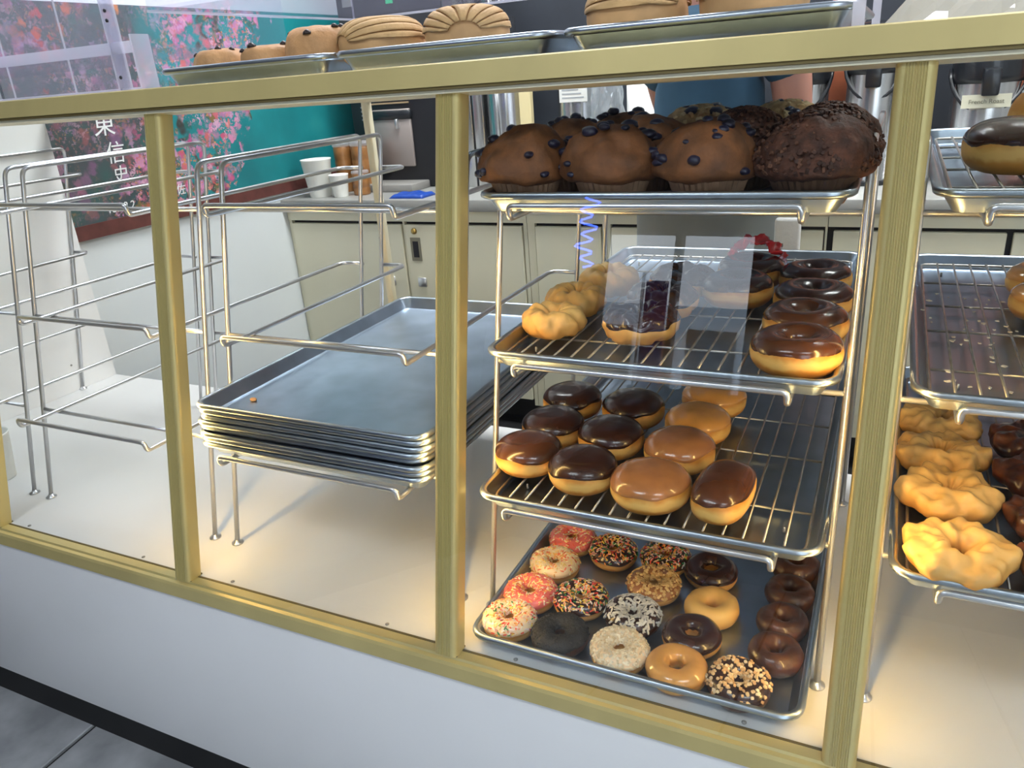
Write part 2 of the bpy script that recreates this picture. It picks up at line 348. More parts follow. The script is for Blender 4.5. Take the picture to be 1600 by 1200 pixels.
# ------------------------------------------------------------------ wire racks
LV = [(.167, .6243), (.1455, .4156), (.0832, .2258)]      # front edge y and rim height of the pans on each tier
LEAN = math.tan(.2214); YF, YB = .1265, .602; SR = .5276; XRL, XRR = -.211, .2613
def make_rack():
    root = thing('wire_rack', '', 'rack')
    zt = .662
    for x in (XRL, XRR):
        pts = fillet([(x, YF, .003), (x, YF+LEAN*zt, zt), (x, YB+LEAN*zt, zt), (x, YB, .003)], .018, 5)
        MB().tube(pts, .0044, 8).build('side_frame', chrome, root)
        for y in (YF, YB): MB().lathe([(.0105, 0), (.0105, .0022), (.006, .004), (.005, .007)], (x, y, 0), 18).build('foot', chrome, root)
    for y0, zr in LV:
        zr_ = zr-.0315; zl = zr-.0150; yl = y0-.0015; xa, xb = -.152, .200
        yb = YB+LEAN*zr_+.010
        pts = [(XRL, yb-.003, zr_), (xa-.012, yb, zr_), (xa, yb-.012, zr_), (xa, yl, zr_), (xa, yl-.002, zl), (xb, yl-.002, zl), (xb, yl, zr_), (xb, yb-.012, zr_), (xb+.012, yb, zr_), (XRR, yb-.003, zr_)]
        MB().tube(fillet(pts, .011, 5), .0042, 8).build('shelf_wire', chrome, root)
        yf = YF+LEAN*zr_
        MB().tube([(XRL, yf-.001, zr_-.0070), (XRR, yf-.001, zr_-.0070)], .0040, 8).build('cross_bar', chrome, root)
    return root
rack0 = make_rack()
RL = {-3: 'empty chrome wire rack against the white end panel, cut off by the left edge',
      -2: 'empty chrome wire rack holding no pans, behind the leftmost full bay of glass',
      -1: 'chrome wire rack holding a stack of empty sheet pans on its lowest tier',
      0: 'chrome wire rack filled with muffins on top and doughnuts below',
      1: 'chrome wire rack at the right edge with knobbly glazed doughnuts on its lowest tier'}
for k in (0, -1, -2, -3, 1):
    r = rack0 if k == 0 else copy_tree(rack0)
    r.location = (k*SR, 0, 0); tag(r, RL[k], 'rack', 'slanted chrome wire racks in the case')

# ------------------------------------------------------------------ sheet pans and cooling grids
def pan_meshes(w, l, tagname, dz=.0245):
    s = dz/.0245
    def loops(prof):
        v = []; f = []
        for off, z in prof: v += [(x, y, z) for x, y in rrect(-w/2+off, w/2-off, off, l-off, max(.004, .030-off*.9))]
        n = len(v)//len(prof)
        for i in range(len(prof)-1):
            for k in range(n): f.append((i*n+k, i*n+(k+1) % n, (i+1)*n+(k+1) % n, (i+1)*n+k))
        return v, f, n
    v, f, n = loops([(.0205, -.0255*s), (.0085, -.006), (.0080, -.001), (.0092, -.001), (.0105, -.004), (.0200, -.0225*s), (.0260, -.0243*s)])
    f.append(tuple(range(n-1, -1, -1))); f.append(tuple(6*n+k for k in range(n)))
    body = mesh('pan_body_'+tagname, v, f, alu)
    try: body.set_sharp_from_angle(angle=math.radians(40))
    except Exception: pass
    v, f, n = loops([(.0090, -.0074), (.0035, -.0084), (.0004, -.0064), (-.0004, -.0032), (.0010, -.0002), (.004, .0012), (.0072, .0004), (.0088, -.0012)])
    rim = mesh('pan_rim_'+tagname, v, f, alu_rim)
    return body, rim
BODY, RIM = pan_meshes(.457, .66, 'full')
def pan(x, y, z, label, body=BODY, rim=RIM, rotz=0, group='aluminium sheet pans'):
    t = thing('sheet_pan', label, 'sheet pan', (x, y, z), rotz, group)
    obj('pan_body', body, t); obj('rolled_rim', rim, t); return t
XC = .0248
pan(XC, .167, .6243, 'aluminium sheet pan on the top tier carrying the muffins')
pan(XC+.002, .1455, .4156, 'aluminium sheet pan carrying crullers and chocolate rings under the muffins')
pan(XC+.003, .0832, .2258, 'aluminium sheet pan carrying round filled doughnuts and an eclair')
pan(XC, .0285, .0262, 'aluminium sheet pan lying on the case floor with sprinkled cake doughnuts')
pan(XC+SR, .172, .6243, 'aluminium sheet pan on the top tier at the right edge')
pan(XC+SR+.002, .143, .4156, 'nearly empty aluminium sheet pan with glaze flakes at the right edge')
pan(XC+SR, .078, .2258, 'aluminium sheet pan carrying knobbly glazed old-fashioned doughnuts')
NST = 8; SN = ['lowest pan in the stack of empty sheet pans', 'second pan from the bottom of the empty pan stack', 'third pan from the bottom of the empty pan stack', 'fourth pan from the bottom of the empty pan stack', 'fourth pan from the top of the empty pan stack', 'third pan from the top of the empty pan stack', 'second pan from the top of the empty pan stack', 'topmost empty sheet pan of the stack, scratched inside with one crumb']
rs = random.Random(3)
for i in range(NST):
    z = .2258+.0098*i
    pan(XC-SR-.006+rs.uniform(-.004, .004), .088+rs.uniform(-.003, .006)+.001*i, z, SN[i], group='stack of empty sheet pans')
tag(MB().add(*(lambda b: ([Vector(v.co)*1 for v in b.verts], [tuple(v.index for v in f.verts) for f in b.faces]))((lambda b: (bmesh.ops.create_icosphere(b, subdivisions=2, radius=.006), b.verts.index_update(), b)[2])(bmesh.new()))).build('crumb', cookie_m, loc=(-.679, .18, .2258+.0098*7-.0243+.003)), 'small orange crumb lying in the topmost empty pan', 'crumb').scale = (1.2, .8, .55)

def make_grid():
    root = thing('cooling_grid', '', 'cooling grid')
    gw, gl = .416, .612
    MB().tube([(x, y, 0) for x, y in rrect(-gw/2, gw/2, 0, gl, .012, 4)], .0022, 6, True).build('border_wire', grid_m, root)
    wm = MB().tube([(0, .001, 0), (0, gl-.001, 0)], .0016, 6).mesh('grid_wire', grid_m)
    cm = MB().tube([(-gw/2+.001, 0, 0), (gw/2-.001, 0, 0)], .0018, 6).mesh('grid_cross_wire', grid_m)
    for k in range(16): obj('wire', wm, root, (-gw/2+gw*(k+1)/17, 0, .0028))
    for y in (.09, .24, .36, .49): obj('cross_wire', cm, root, (0, y, -.0010))
    for x in (-gw/2+.03, gw/2-.03):
        for y in (.05, gl-.05): MB().tube([(x, y, -.001), (x, y, -.0085)], .0018, 6).build('leg', grid_m, root)
    return root
grid0 = make_grid()
GL = [(XC+.002, .1455, .4156, 'wire cooling grid under the crullers and chocolate rings'), (XC+.003, .0832, .2258, 'wire cooling grid under the round filled doughnuts'),
      (XC+SR, .172, .6243, 'wire cooling grid in the top pan at the right edge'), (XC+SR+.002, .143, .4156, 'bare wire cooling grid dusted with glaze flakes'), (XC+SR, .078, .2258, 'wire cooling grid under the knobbly glazed doughnuts')]
for i, (x, y, z, lb) in enumerate(GL):
    g = grid0 if i == 0 else copy_tree(grid0)
    g.location = (x, y+.024, z-.0140); tag(g, lb, 'cooling grid', 'wire cooling grids in the pans')
GT = -.0100        # top of a grid below the pan rim
PT = -.0243        # inside of a pan bottom below the rim

# ------------------------------------------------------------------ pastry builders
def ringsurf(R, r, hz, fn=None, amp=0, ns=75, seed=0):
    def S(phi, th, off=0):
        k = fn(phi, th) if fn else 1
        c = math.cos(th); s_ = math.sin(th); q = r*k+off
        p = Vector(((R+r*k*c)*math.cos(phi), (R+r*k*c)*math.sin(phi), hz*k*s_))
        if amp: off = off+amp*(nz(p, ns, seed)+.6*nz(p, ns*2.2, seed+9))
        return Vector(((R+(r*k+off)*c)*math.cos(phi), (R+(r*k+off)*c)*math.sin(phi), hz*.86+max(-.86*hz, (hz*k+off)*s_)))
    return S
def ring_mesh(name, S, m, nu=44, nv=20, amp=0, ns=60, seed=0):
    v = []; f = []
    for i in range(nu):
        for j in range(nv):
            p = S(2*PI*i/nu, 2*PI*j/nv)
            if amp: d = amp*(nz(p, ns, seed)+.6*nz(p, ns*2.2, seed+9)); p = p+Vector((p.x, p.y, 0)).normalized()*d*.6*(1 if math.cos(2*PI*j/nv) > -.3 else -.6)+Vector((0, 0, d if p.z > .004 else 0))
            v.append(p)
    for i in range(nu):
        for j in range(nv): f.append((i*nv+j, ((i+1) % nu)*nv+j, ((i+1) % nu)*nv+(j+1) % nv, i*nv+(j+1) % nv))
    return mesh(name, v, f, m)
def ring_icing(name, S, m, lo=.15, wav=.22, nu=52, nv=14, off=.0013, seed=0):
    v = []; f = []
    for i in range(nu):
        phi = 2*PI*i/nu
        a0 = lo+wav*noise.noise(Vector((math.cos(phi)*1.6+seed, math.sin(phi)*1.6, seed*1.3))); a1 = PI-.25-wav*noise.noise(Vector((math.cos(phi)*1.5, math.sin(phi)*1.5+seed, 4.+seed)))
        for j in range(nv):
            t = j/(nv-1); th = a0+(a1-a0)*t; e = off*(1 if 0 < j < nv-1 else -.6); v.append(S(phi, th, e))
    for i in range(nu):
        for j in range(nv-1): f.append((i*nv+j, ((i+1) % nu)*nv+j, ((i+1) % nu)*nv+j+1, i*nv+j+1))
    return mesh(name, v, f, m)
def bunsurf(rx, ry, H, ex=.62, sq=2.0, hump=0):
    def S(phi, th, off=0):
        c = max(0, math.cos(th)); s_ = math.sin(th)
        k = c**ex; zz = math.copysign(abs(s_)**.85, s_)*H/2
        cp, sp = math.cos(phi), math.sin(phi)
        q = (abs(cp)**sq+abs(sp)**sq)**(-1/sq)
        n = Vector((cp*c, sp*c, s_))
        p = Vector((rx*q*cp*k, ry*q*sp*k, H/2+max(-.47*H, zz)))+n*off
        return p
    return S
def bun_mesh(name, S, m, nu=40, nv=20, amp=.0012, ns=40, seed=0, lo=-PI/2):
    v = []; f = []
    for j in range(nv):
        th = lo+(PI/2-lo)*j/(nv-1)
        for i in range(nu):
            p = S(2*PI*i/nu, th)
            if amp: d = amp*nz(p, ns, seed); p = p+Vector((p.x*12, p.y*12, .6 if p.z > .006 else 0))*d
            v.append(p)
    for j in range(nv-1):
        for i in range(nu): f.append((j*nu+i, j*nu+(i+1) % nu, (j+1)*nu+(i+1) % nu, (j+1)*nu+i))
    f.append(tuple(range(nu-1, -1, -1)))
    return mesh(name, v, f, m)
def bun_icing(name, S, m, lo=.12, wav=.25, nu=48, nv=14, off=.0014, seed=0):
    v = []; f = []
    for i in range(nu):
        phi = 2*PI*i/nu; a0 = lo+wav*noise.noise(Vector((math.cos(phi)*1.7+seed, math.sin(phi)*1.7, seed*2.1)))
        for j in range(nv):
            t = j/(nv-1); th = a0+(PI/2-a0)*t
            p = S(phi, th, off*(1 if j > 0 else -.6)); p.z += .0006*nz(p, 60, seed); v.append(p)
    for i in range(nu):
        for j in range(nv-1): f.append((i*nv+j, ((i+1) % nu)*nv+j, ((i+1) % nu)*nv+j+1, i*nv+j+1))
    return mesh(name, v, f, m)
def scatter(name, S, n, cols, size, m, seed, th=(.25, PI-.35), flat=.35, wt=None, lay=.0012):
    """small rods (sprinkles, shreds) or chunks laid on a surface, each a tiny box with its own colour"""
    r = random.Random(seed); v = []; f = []; cc = []
    for _ in range(n):
        phi = r.uniform(0, 2*PI); t = r.uniform(*th); p = S(phi, t, lay); e = .02
        nx = (S(phi+e, t, lay)-S(phi-e, t, lay)); ny = (S(phi, t+e, lay)-S(phi, t-e, lay)); nn = nx.cross(ny)
        if nn.length < 1e-12: continue
        nn.normalize()
        if nn.dot(p-Vector((0, 0, .015))) < 0 and p.length > .02 and nn.z < -.2: nn = -nn
        a = nx.normalized(); b = nn.cross(a); ang = r.uniform(0, PI); d = a*math.cos(ang)+b*math.sin(ang)+nn*r.uniform(-flat, flat); d.normalize()
        w = d.cross(nn).normalized(); h = d.cross(w)
        L, W = size[0]*r.uniform(.7, 1.25), size[1]*r.uniform(.8, 1.2); base = len(v); c = r.choice(cols); k = r.uniform(.8, 1.1)
        for sx, q in ((-1, .55), (-.6, 1), (.6, 1), (1, .55)):
            for sy, sz in ((-1, -1), (1, -1), (1, 1), (-1, 1)): v.append(p+d*(L*.5*sx)+w*(W*.5*sy*q)+h*(W*.5*sz*q))
        for s_ in range(3):
            for i in range(4): f.append((base+s_*4+i, base+s_*4+(i+1) % 4, base+s_*4+4+(i+1) % 4, base+s_*4+4+i)); cc.append((c, k))
        f.append((base+3, base+2, base+1, base)); f.append((base+12, base+13, base+14, base+15)); cc += [(c, k)]*2
    me = mesh(name, v, f, m, False)
    at = me.color_attributes.new('Col', 'FLOAT_COLOR', 'CORNER')
    li = 0
    for pl, (c, k) in zip(me.polygons, cc):
        for _ in range(pl.loop_total): at.data[li].color = (c[0]*k, c[1]*k, c[2]*k, 1); li += 1
    return me
RAIN = [(.75, .05, .03), (.85, .30, .04), (.85, .62, .08), (.03, .25, .06), (.85, .78, .68), (.80, .35, .30), (.85, .55, .30)]
PINKS = [(.85, .12, .06), (.9, .45, .12), (.9, .70, .30), (.9, .80, .60), (.85, .25, .2)]
WARM = [(.9, .70, .25), (.9, .45, .12), (.85, .2, .1), (.92, .82, .55), (.9, .8, .5)]
COCO = [(.62, .58, .50), (.52, .50, .45), (.70, .66, .56)]
COCOW = [(.82, .72, .52), (.86, .78, .60), (.74, .60, .38)]
NUT = [(.72, .46, .16), (.80, .56, .22), (.60, .34, .10)]
NUTC = [(.80, .56, .28), (.70, .42, .18), (.86, .68, .42)]
BLK = [(.03, .03, .03), (.05, .045, .04), (.015, .015, .015)]
def stuff(o): o['kind'] = 'stuff'; return o
def cake_ring(x, y, z, label, dough_m, ice=None, sp=None, seed=0, R=.0255, r=.0165, hz=.0165, cat='doughnut', group='cake doughnuts on the bottom pan', tilt=(0, 0)):
    rn = random.Random(seed); R *= rn.uniform(.97, 1.03); r *= rn.uniform(.98, 1.03)
    ph = rn.uniform(0, 6)
    S = ringsurf(R, r, hz, lambda p, t: 1+.035*math.sin(2*p+ph)+.02*math.sin(5*p+2*ph))
    t = thing('cake_doughnut', label, cat, (x, y, z), rn.uniform(0, 6), group); t.rotation_euler.x = tilt[0]; t.rotation_euler.y = tilt[1]
    obj('dough', ring_mesh('dough', S, dough_m, amp=.0012, seed=seed), t)
    if ice: obj('icing', ring_icing('icing', S, ice, seed=seed, lo=.05), t)
    if sp:
        cols, n, size, m, nm = sp
        stuff(obj(nm, scatter(nm, S, n, cols, size, m, seed), t))
    return t
SPR = (RAIN, 260, (.0062, .0017), vcol, 'sprinkles')
def tray4():
    z = .0262+PT
    G = [
     (-.161, .082, 'pale iced cake doughnut with pink and green sprinkles in the near left corner', cake, white_ice, (RAIN+PINKS+[(.9, .75, .7)]*3, 430, (.0062, .0018), vcol, 'sprinkles')),
     (-.157, .153, 'bright pink iced cake doughnut with orange and yellow sprinkles, second from the near left corner', cake, pink, (PINKS, 330, (.0062, .0017), vcol, 'sprinkles')),
     (-.150, .236, 'white iced cake doughnut with yellow and orange sprinkles against the left rim', cake, white_ice, (WARM, 330, (.0062, .0017), vcol, 'sprinkles')),
     (-.148, .312, 'red-pink iced cake doughnut with sprinkles farthest back along the left rim', cake, pink, (PINKS, 300, (.0062, .0017), vcol, 'sprinkles')),
     (-.079, .077, 'near-black cocoa crumb cake doughnut beside the white coconut one', cake_dk, black_ice, (BLK, 320, (.0024, .0018), vcol_matte, 'cocoa_crumbs')),
     (-.079, .166, 'chocolate iced cake doughnut with dense rainbow sprinkles behind the near-black one', cake, choc, (RAIN, 430, (.0062, .0018), vcol, 'sprinkles')),
     (-.071, .300, 'chocolate iced cake doughnut with rainbow sprinkles showing its pale side', cake, choc, (RAIN, 440, (.0060, .0017), vcol, 'sprinkles')),
     (.013, .312, 'chocolate iced cake doughnut with rainbow sprinkles half under the pan above', cake, choc, (RAIN, 440, (.0060, .0017), vcol, 'sprinkles')),
     (.010, .076, 'cream white coconut-coated cake doughnut at the front', cake, white_ice, (COCOW, 620, (.0058, .0026), vcol_matte, 'coconut')),
     (.006, .156, 'chocolate cake doughnut covered in grey-white coconut shreds', cake_dk, choc, (COCO, 330, (.0085, .0025), vcol_matte, 'coconut')),
     (.015, .236, 'tan peanut-crumb coated cake doughnut', cake, maple, (NUT, 420, (.0046, .0034), vcol_matte, 'peanut_crumbs')),
     (.091, .070, 'shiny orange glazed cake doughnut at the front beside the nut-topped one', cake, sugar_glaze, None),
     (.095, .143, 'chocolate iced cake doughnut behind the orange glazed one', cake, choc, None),
     (.108, .214, 'plain pale yellow cake doughnut without icing', cake_pl, None, None),
     (.089, .300, 'chocolate iced cake doughnut behind the plain yellow one', cake, choc, None),
     (.171, .071, 'chocolate iced cake doughnut topped with chopped tan nuts in the near right corner', cake_dk, choc, (NUTC, 240, (.0050, .0036), vcol_matte, 'chopped_nuts')),
     (.207, .148, 'dark chocolate cake doughnut nearest the front along the right rim', cake_dk, None, None),
     (.207, .216, 'dark chocolate cake doughnut second from the front along the right rim', cake_dk, None, None),
     (.209, .286, 'dark chocolate cake doughnut third from the front along the right rim', cake_dk, None, None),
     (.209, .358, 'dark chocolate cake doughnut farthest back along the right rim', cake_dk, None, None)]
    rn = random.Random(11)
    for i, (x, y, lb, d, ic, sp) in enumerate(G):
        k = .86 if i >= 16 else .965
        if y < .09: y += .004
        cake_ring(x, y, z, lb, d, ic, sp, seed=i+1, R=.0255*k, r=.0165*k)
tray4()
def bun(name, x, y, z, label, cat, ice, rx=.051, ry=.051, H=.046, rot=0, sq=2.0, seed=0, group=None, lo=.10):
    S = bunsurf(rx, ry, H, sq=sq)
    t = thing(name, label, cat, (x, y, z), rot, group)
    obj('dough', bun_mesh('dough', S, dough, seed=seed), t)
    if ice: obj('icing', bun_icing('icing', S, ice, seed=seed+.37, lo=lo), t)
    return t
z3 = .2258+GT
for i, (x, y, lb, ic, s) in enumerate([
    (-.161, .191, 'round chocolate-topped filled doughnut at the front left of its pan', choc_mid, 1.0),
    (-.160, .285, 'round chocolate-topped filled doughnut second back along the left rim', choc, 1.0),
    (-.168, .390, 'round chocolate-topped filled doughnut farthest back along the left rim', choc, 1.0),
    (-.067, .168, 'round dark chocolate-topped filled doughnut in front, left of the glazed one', choc, .98),
    (-.062, .276, 'round chocolate-topped filled doughnut in the middle of the second column', choc, 1.0),
    (-.060, .386, 'round chocolate-topped filled doughnut farthest back in the second column', choc, 1.02),
    (.034, .154, 'round maple-glazed filled doughnut at the front beside the eclair', maple, 1.08),
    (.046, .264, 'round maple-glazed filled doughnut second from the front', maple, 1.02),
    (.051, .359, 'round golden glazed filled doughnut third from the front', sugar_glaze, 1.0),
    (.055, .462, 'round golden glazed filled doughnut farthest back on its pan', sugar_glaze, 1.04)]):
    bun('filled_doughnut', x, y, z3, lb, 'doughnut', ic, .050*s, .050*s, .052, rot=i*1.1, seed=i+2, group='round filled doughnuts', lo=.20)
bun('chocolate_eclair', .128, .166, z3, 'long chocolate-topped eclair bar at the front right of its pan', 'eclair', choc_mid, .036, .062, .054, rot=-.10, sq=2.7, seed=21, lo=.25)

# tray 2: crullers and chocolate rings
z2 = .4156+GT
def cruller(x, y, label, seed, ice=None, rot=(0, 0, 0), k=1.0, group='ridged crullers', lift=0):
    ph = seed*.7
    S = ringsurf(.0275*k, .0195*k, .020*k, lambda p, t: .86+.20*abs(math.cos(4.0*p+1.0*t+ph+.5*math.sin(2*p)))**1.1+.04*math.sin(3*p+ph), .0030, 70, seed)
    o = thing('cruller', label, 'doughnut', (x, y, z2+lift), 0, group); o.rotation_euler = rot
    obj('dough', ring_mesh('dough', S, crul_m, 104, 30), o)
    if ice: obj('icing', ring_icing('icing', S, ice, seed=seed, lo=.10, wav=.3, nu=104, nv=20, off=.0020), o)
cruller(-.146, .276, 'golden ridged cruller nearest the front left of its pan', 1, rot=(0, 0, .3))
cruller(-.152, .385, 'golden ridged cruller in the middle of the left column', 2, rot=(.05, 0, 1.1), k=1.03)
cruller(-.135, .500, 'golden ridged cruller at the back of the left column', 3, rot=(0, 0, 2.1), k=1.12)
cruller(-.016, .285, 'chocolate-dipped ridged cruller nearest the front', 4, choc, rot=(0, 0, .9), k=1.12)
cruller(-.014, .400, 'chocolate-dipped ridged cruller in the middle of its column', 5, choc, rot=(0, 0, 1.9), k=1.12)
cruller(-.012, .515, 'chocolate-dipped ridged cruller at the back of its column', 6, choc, rot=(0, 0, 2.9), k=1.12)
def raised_ring(x, y, z, label, seed, ice=choc, k=1.0, group='chocolate-topped raised rings', base=dough):
    S = ringsurf(.0330*k, .0225*k, .0235*k, lambda p, t: 1+.03*math.sin(2*p+seed)+.02*math.sin(3*p+2*seed))
    o = thing('raised_doughnut', label, 'doughnut', (x, y, z), seed*1.3, group)
    obj('dough', ring_mesh('dough', S, base, amp=.0012, seed=seed, ns=40), o)
    if ice: obj('icing', ring_icing('icing', S, ice, seed=seed, lo=.30, wav=.25), o)
for i, (x, y, lb, ic) in enumerate([(.200, .217, 'chocolate-topped raised ring at the front right of its pan', choc_mid), (.198, .330, 'chocolate-topped raised ring second from the front along the right rim', choc_mid),
    (.198, .440, 'chocolate-topped raised ring third from the front along the right rim', choc), (.190, .560, 'chocolate-topped raised ring farthest back along the right rim', choc),
    (.083, .480, 'chocolate-topped raised ring standing alone in front of the red wrapper', choc), (.085, .595, 'dark chocolate-topped raised ring under the red wrapper', choc)]):
    raised_ring(x, y, z2, lb, i+1, ic)
# red wrapper arched over the back ring
v = []; f = []; nu, nv = 28, 12
for i in range(nu):
    a = PI*(-.05+1.1*i/(nu-1))
    for j in range(nv):
        t = j/(nv-1)-.5; rad = .040+.006*math.sin(9*a+5*t)+.004*nz((a, t*3, 0), 3)
        v.append((rad*1.05*math.cos(a), t*.045+.006*math.sin(6*a), rad*.85*math.sin(a)+.004*math.sin(12*t+4*a)))
for i in range(nu-1):
    for j in range(nv-1): f.append((i*nv+j, (i+1)*nv+j, (i+1)*nv+j+1, i*nv+j+1))
rw = obj('red_wrapper', mesh('red_wrapper', v, f, red_m), None, (.088, .625, z2+.032)); md = rw.modifiers.new('thick', 'SOLIDIFY'); md.thickness = .0012
tag(rw, 'crumpled glossy red wrapper arched over a chocolate ring at the back', 'wrapper')

# right rack: knobbly old-fashioned doughnuts
z3r = .2258+GT
def old_fashioned(x, y, z, label, seed, m=of_m, k=1.0, group='knobbly glazed doughnuts'):
    rn = random.Random(seed*5); ph = [rn.uniform(0, 6) for _ in range(4)]
    S = ringsurf(.0335*k, .0235*k, .0175*k, lambda p, t: 1+.16*math.sin(5*p+ph[0]+.8*math.sin(2*p+ph[3]))*max(0, math.cos(t))+.06*math.sin(9*p+ph[1]+t)-.16*max(0, math.cos(2*(t-1.15)))**6*(.7+.3*math.sin(3*p+ph[2])))
    o = thing('old_fashioned_doughnut', label, 'doughnut', (x, y, z), rn.uniform(0, 6), group)
    obj('dough', ring_mesh('dough', S, m, 104, 32, amp=.0075, ns=42, seed=seed), o)
for i, (x, y, lb) in enumerate([(.393, .132, 'pale glazed knobbly old-fashioned doughnut nearest the front'), (.388, .268, 'pale glazed knobbly old-fashioned doughnut second from the front'),
    (.384, .380, 'pale glazed knobbly old-fashioned doughnut third from the front'), (.388, .490, 'pale glazed knobbly old-fashioned doughnut farthest back under the pan above')]):
    old_fashioned(x, y, z3r, lb, i+1, k=1.0)
for i, (x, y, lb) in enumerate([(.502, .135, 'dark chocolate knobbly doughnut nearest the front at the right edge'), (.500, .240, 'dark chocolate knobbly doughnut second from the front at the right edge'), (.498, .350, 'dark chocolate knobbly doughnut third from the front at the right edge'), (.498, .458, 'dark chocolate knobbly doughnut farthest back at the right edge')]):
    old_fashioned(x, y, z3r, lb, i+11, of_dk, .92, 'dark knobbly doughnuts')
raised_ring(.500, .490, .4156+GT, 'plain golden glazed ring in the nearly empty pan, the nearer of two', 31, sugar_glaze, .96, 'plain glazed rings')
raised_ring(.505, .600, .4156+GT, 'plain golden glazed ring in the nearly empty pan, the farther of two', 32, sugar_glaze, .96, 'plain glazed rings')
# glaze flakes on the bare grid
rn = random.Random(8); fk = MB()
for _ in range(90):
    x = rn.uniform(.335, .545); y = rn.uniform(.175, .62); s = rn.uniform(.0012, .0045); c = Vector((x, y, .4156+GT+.0008 if rn.random() < .5 else .4156+PT+.001)); a = rn.uniform(0, 6)
    pts = [c+Vector((s*math.cos(a+k*PI/2)*rn.uniform(.5, 1.2), s*math.sin(a+k*PI/2)*rn.uniform(.5, 1.2), rn.uniform(0, .001))) for k in range(4)]
    fk.add(pts+[p+Vector((0, 0, .0012)) for p in pts], [(3, 2, 1, 0), (4, 5, 6, 7), (0, 1, 5, 4), (1, 2, 6, 5), (2, 3, 7, 6), (3, 0, 4, 7)])
stuff(tag(fk.build('glaze_flakes', crumb_m, smooth=False), 'loose white glaze flakes scattered over the bare cooling grid', 'crumbs'))
# right top pan
bun('filled_doughnut', .415, .360, .6243+GT, 'big dark chocolate-topped filled doughnut in the top pan at the right edge', 'doughnut', choc, .060, .060, .062, seed=41, lo=.05)
bun('powdered_pastry', .470, .470, .6243+GT, 'tall dark pastry with a white powdered top behind the big chocolate doughnut', 'pastry', mat('powdered_sugar', (.74, .76, .82), .9, bump=.4, bscale=90), .062, .06, .094, seed=42, lo=.75)
bun('filled_doughnut', .545, .330, .6243+GT, 'chocolate-topped filled doughnut in the top pan cut off by the right edge', 'doughnut', choc, .055, .055, .055, seed=43, lo=.05)

# muffins
def muffin(x, y, label, seed, m, kind, k=1.0, tilt=0, group='large muffins'):
    z = .6243+PT+.0005
    o = thing('muffin', label, 'muffin', (x, y, z), 0, group); o.rotation_euler = (tilt, 0, seed*1.7)
    H = .037
    MB().lathe([(.036, 0), (.0375, .004), (.0485*k, H), (.0475*k, H), (.047*k, H-.002)], seg=72, fn=lambda i, q: 1+(.022 if q % 2 else -.022)*(min(1, i))).build('paper_cup', pleat if kind == 'dark' else pleat_lt, o, False)
    prof = [(.040, H-.006), (.054, H-.005), (.0625, H-.001), (.0655, H+.007), (.0625, H+.019), (.0555, H+.032), (.043, H+.046), (.025, H+.057), (.003, H+.062)]
    fp = []
    for i in range(len(prof)-1):
        for w in (0, .34, .67): fp.append((prof[i][0]*(1-w)+prof[i+1][0]*w+(.0006 if w else 0), prof[i][1]*(1-w)+prof[i+1][1]*w))
    fp.append(prof[-1])
    nu = 72; v = []; f = []; fine = 2.0 if kind in ('dark', 'crumble') else .9
    for i, (r, zz) in enumerate(fp):
        for q in range(nu):
            a = 2*PI*q/nu; p = Vector((r*k*math.cos(a), r*k*math.sin(a), zz))
            d = .0100*nz(p, 20, seed)+.0042*nz(p, 55, seed+5)+.0018*fine*nz(p, 140, seed+3)
            dirn = Vector((math.cos(a)*.8, math.sin(a)*.8, .7)); v.append(p+dirn*d*(0 if i == 0 else 1))
    # subdivide profile smoothly by adding mid rings
    for i in range(len(fp)-1):
        for q in range(nu): f.append((i*nu+q, i*nu+(q+1) % nu, (i+1)*nu+(q+1) % nu, (i+1)*nu+q))
    f.append(tuple((len(fp)-1)*nu+q for q in range(nu))); f.append(tuple(range(nu-1, -1, -1)))
    obj('muffin_top', mesh('muffin_top', v, f, m), o)
    rn = random.Random(seed*13)
    def S(phi, t, off=0):
        u = max(0, min(len(prof)-1.001, 2+t*6)); i = int(u); w = u-i; r = prof[i][0]*(1-w)+prof[i+1][0]*w; zz = prof[i][1]*(1-w)+prof[i+1][1]*w
        return Vector((r*k*math.cos(phi), r*k*math.sin(phi), zz+off))
    if kind in ('berry', 'crumble'):
        for b in range(26):
            p = S(rn.uniform(0, 2*PI), rn.uniform(.12, .95), .001); s = rn.uniform(.0048, .0095)
            bm = bmesh.new(); bmesh.ops.create_icosphere(bm, subdivisions=2, radius=s)
            for vv in bm.verts: vv.co *= 1+.25*nz(vv.co, 120, seed+b)
            me = bpy.data.meshes.new('blueberry'); bm.to_mesh(me); bm.free(); me.materials.append(berry); me.polygons.foreach_set('use_smooth', [True]*len(me.polygons))
            bo = obj('blueberry', me, o, p); bo.scale = (1.2, 1, .7)
    if kind == 'crumble': stuff(obj('streusel', scatter('streusel', S, 190, [(.62, .42, .20), (.70, .52, .28), (.5, .3, .14)], (.0085, .0062), vcol_matte, seed, th=(.1, .95), lay=.001), o))
    if kind == 'dark': stuff(obj('streusel', scatter('streusel', S, 700, [(.075, .026, .014), (.11, .04, .02), (.05, .018, .010), (.15, .06, .03)], (.0052, .0036), vcol_matte, seed, th=(.0, .98), lay=.0035), o))
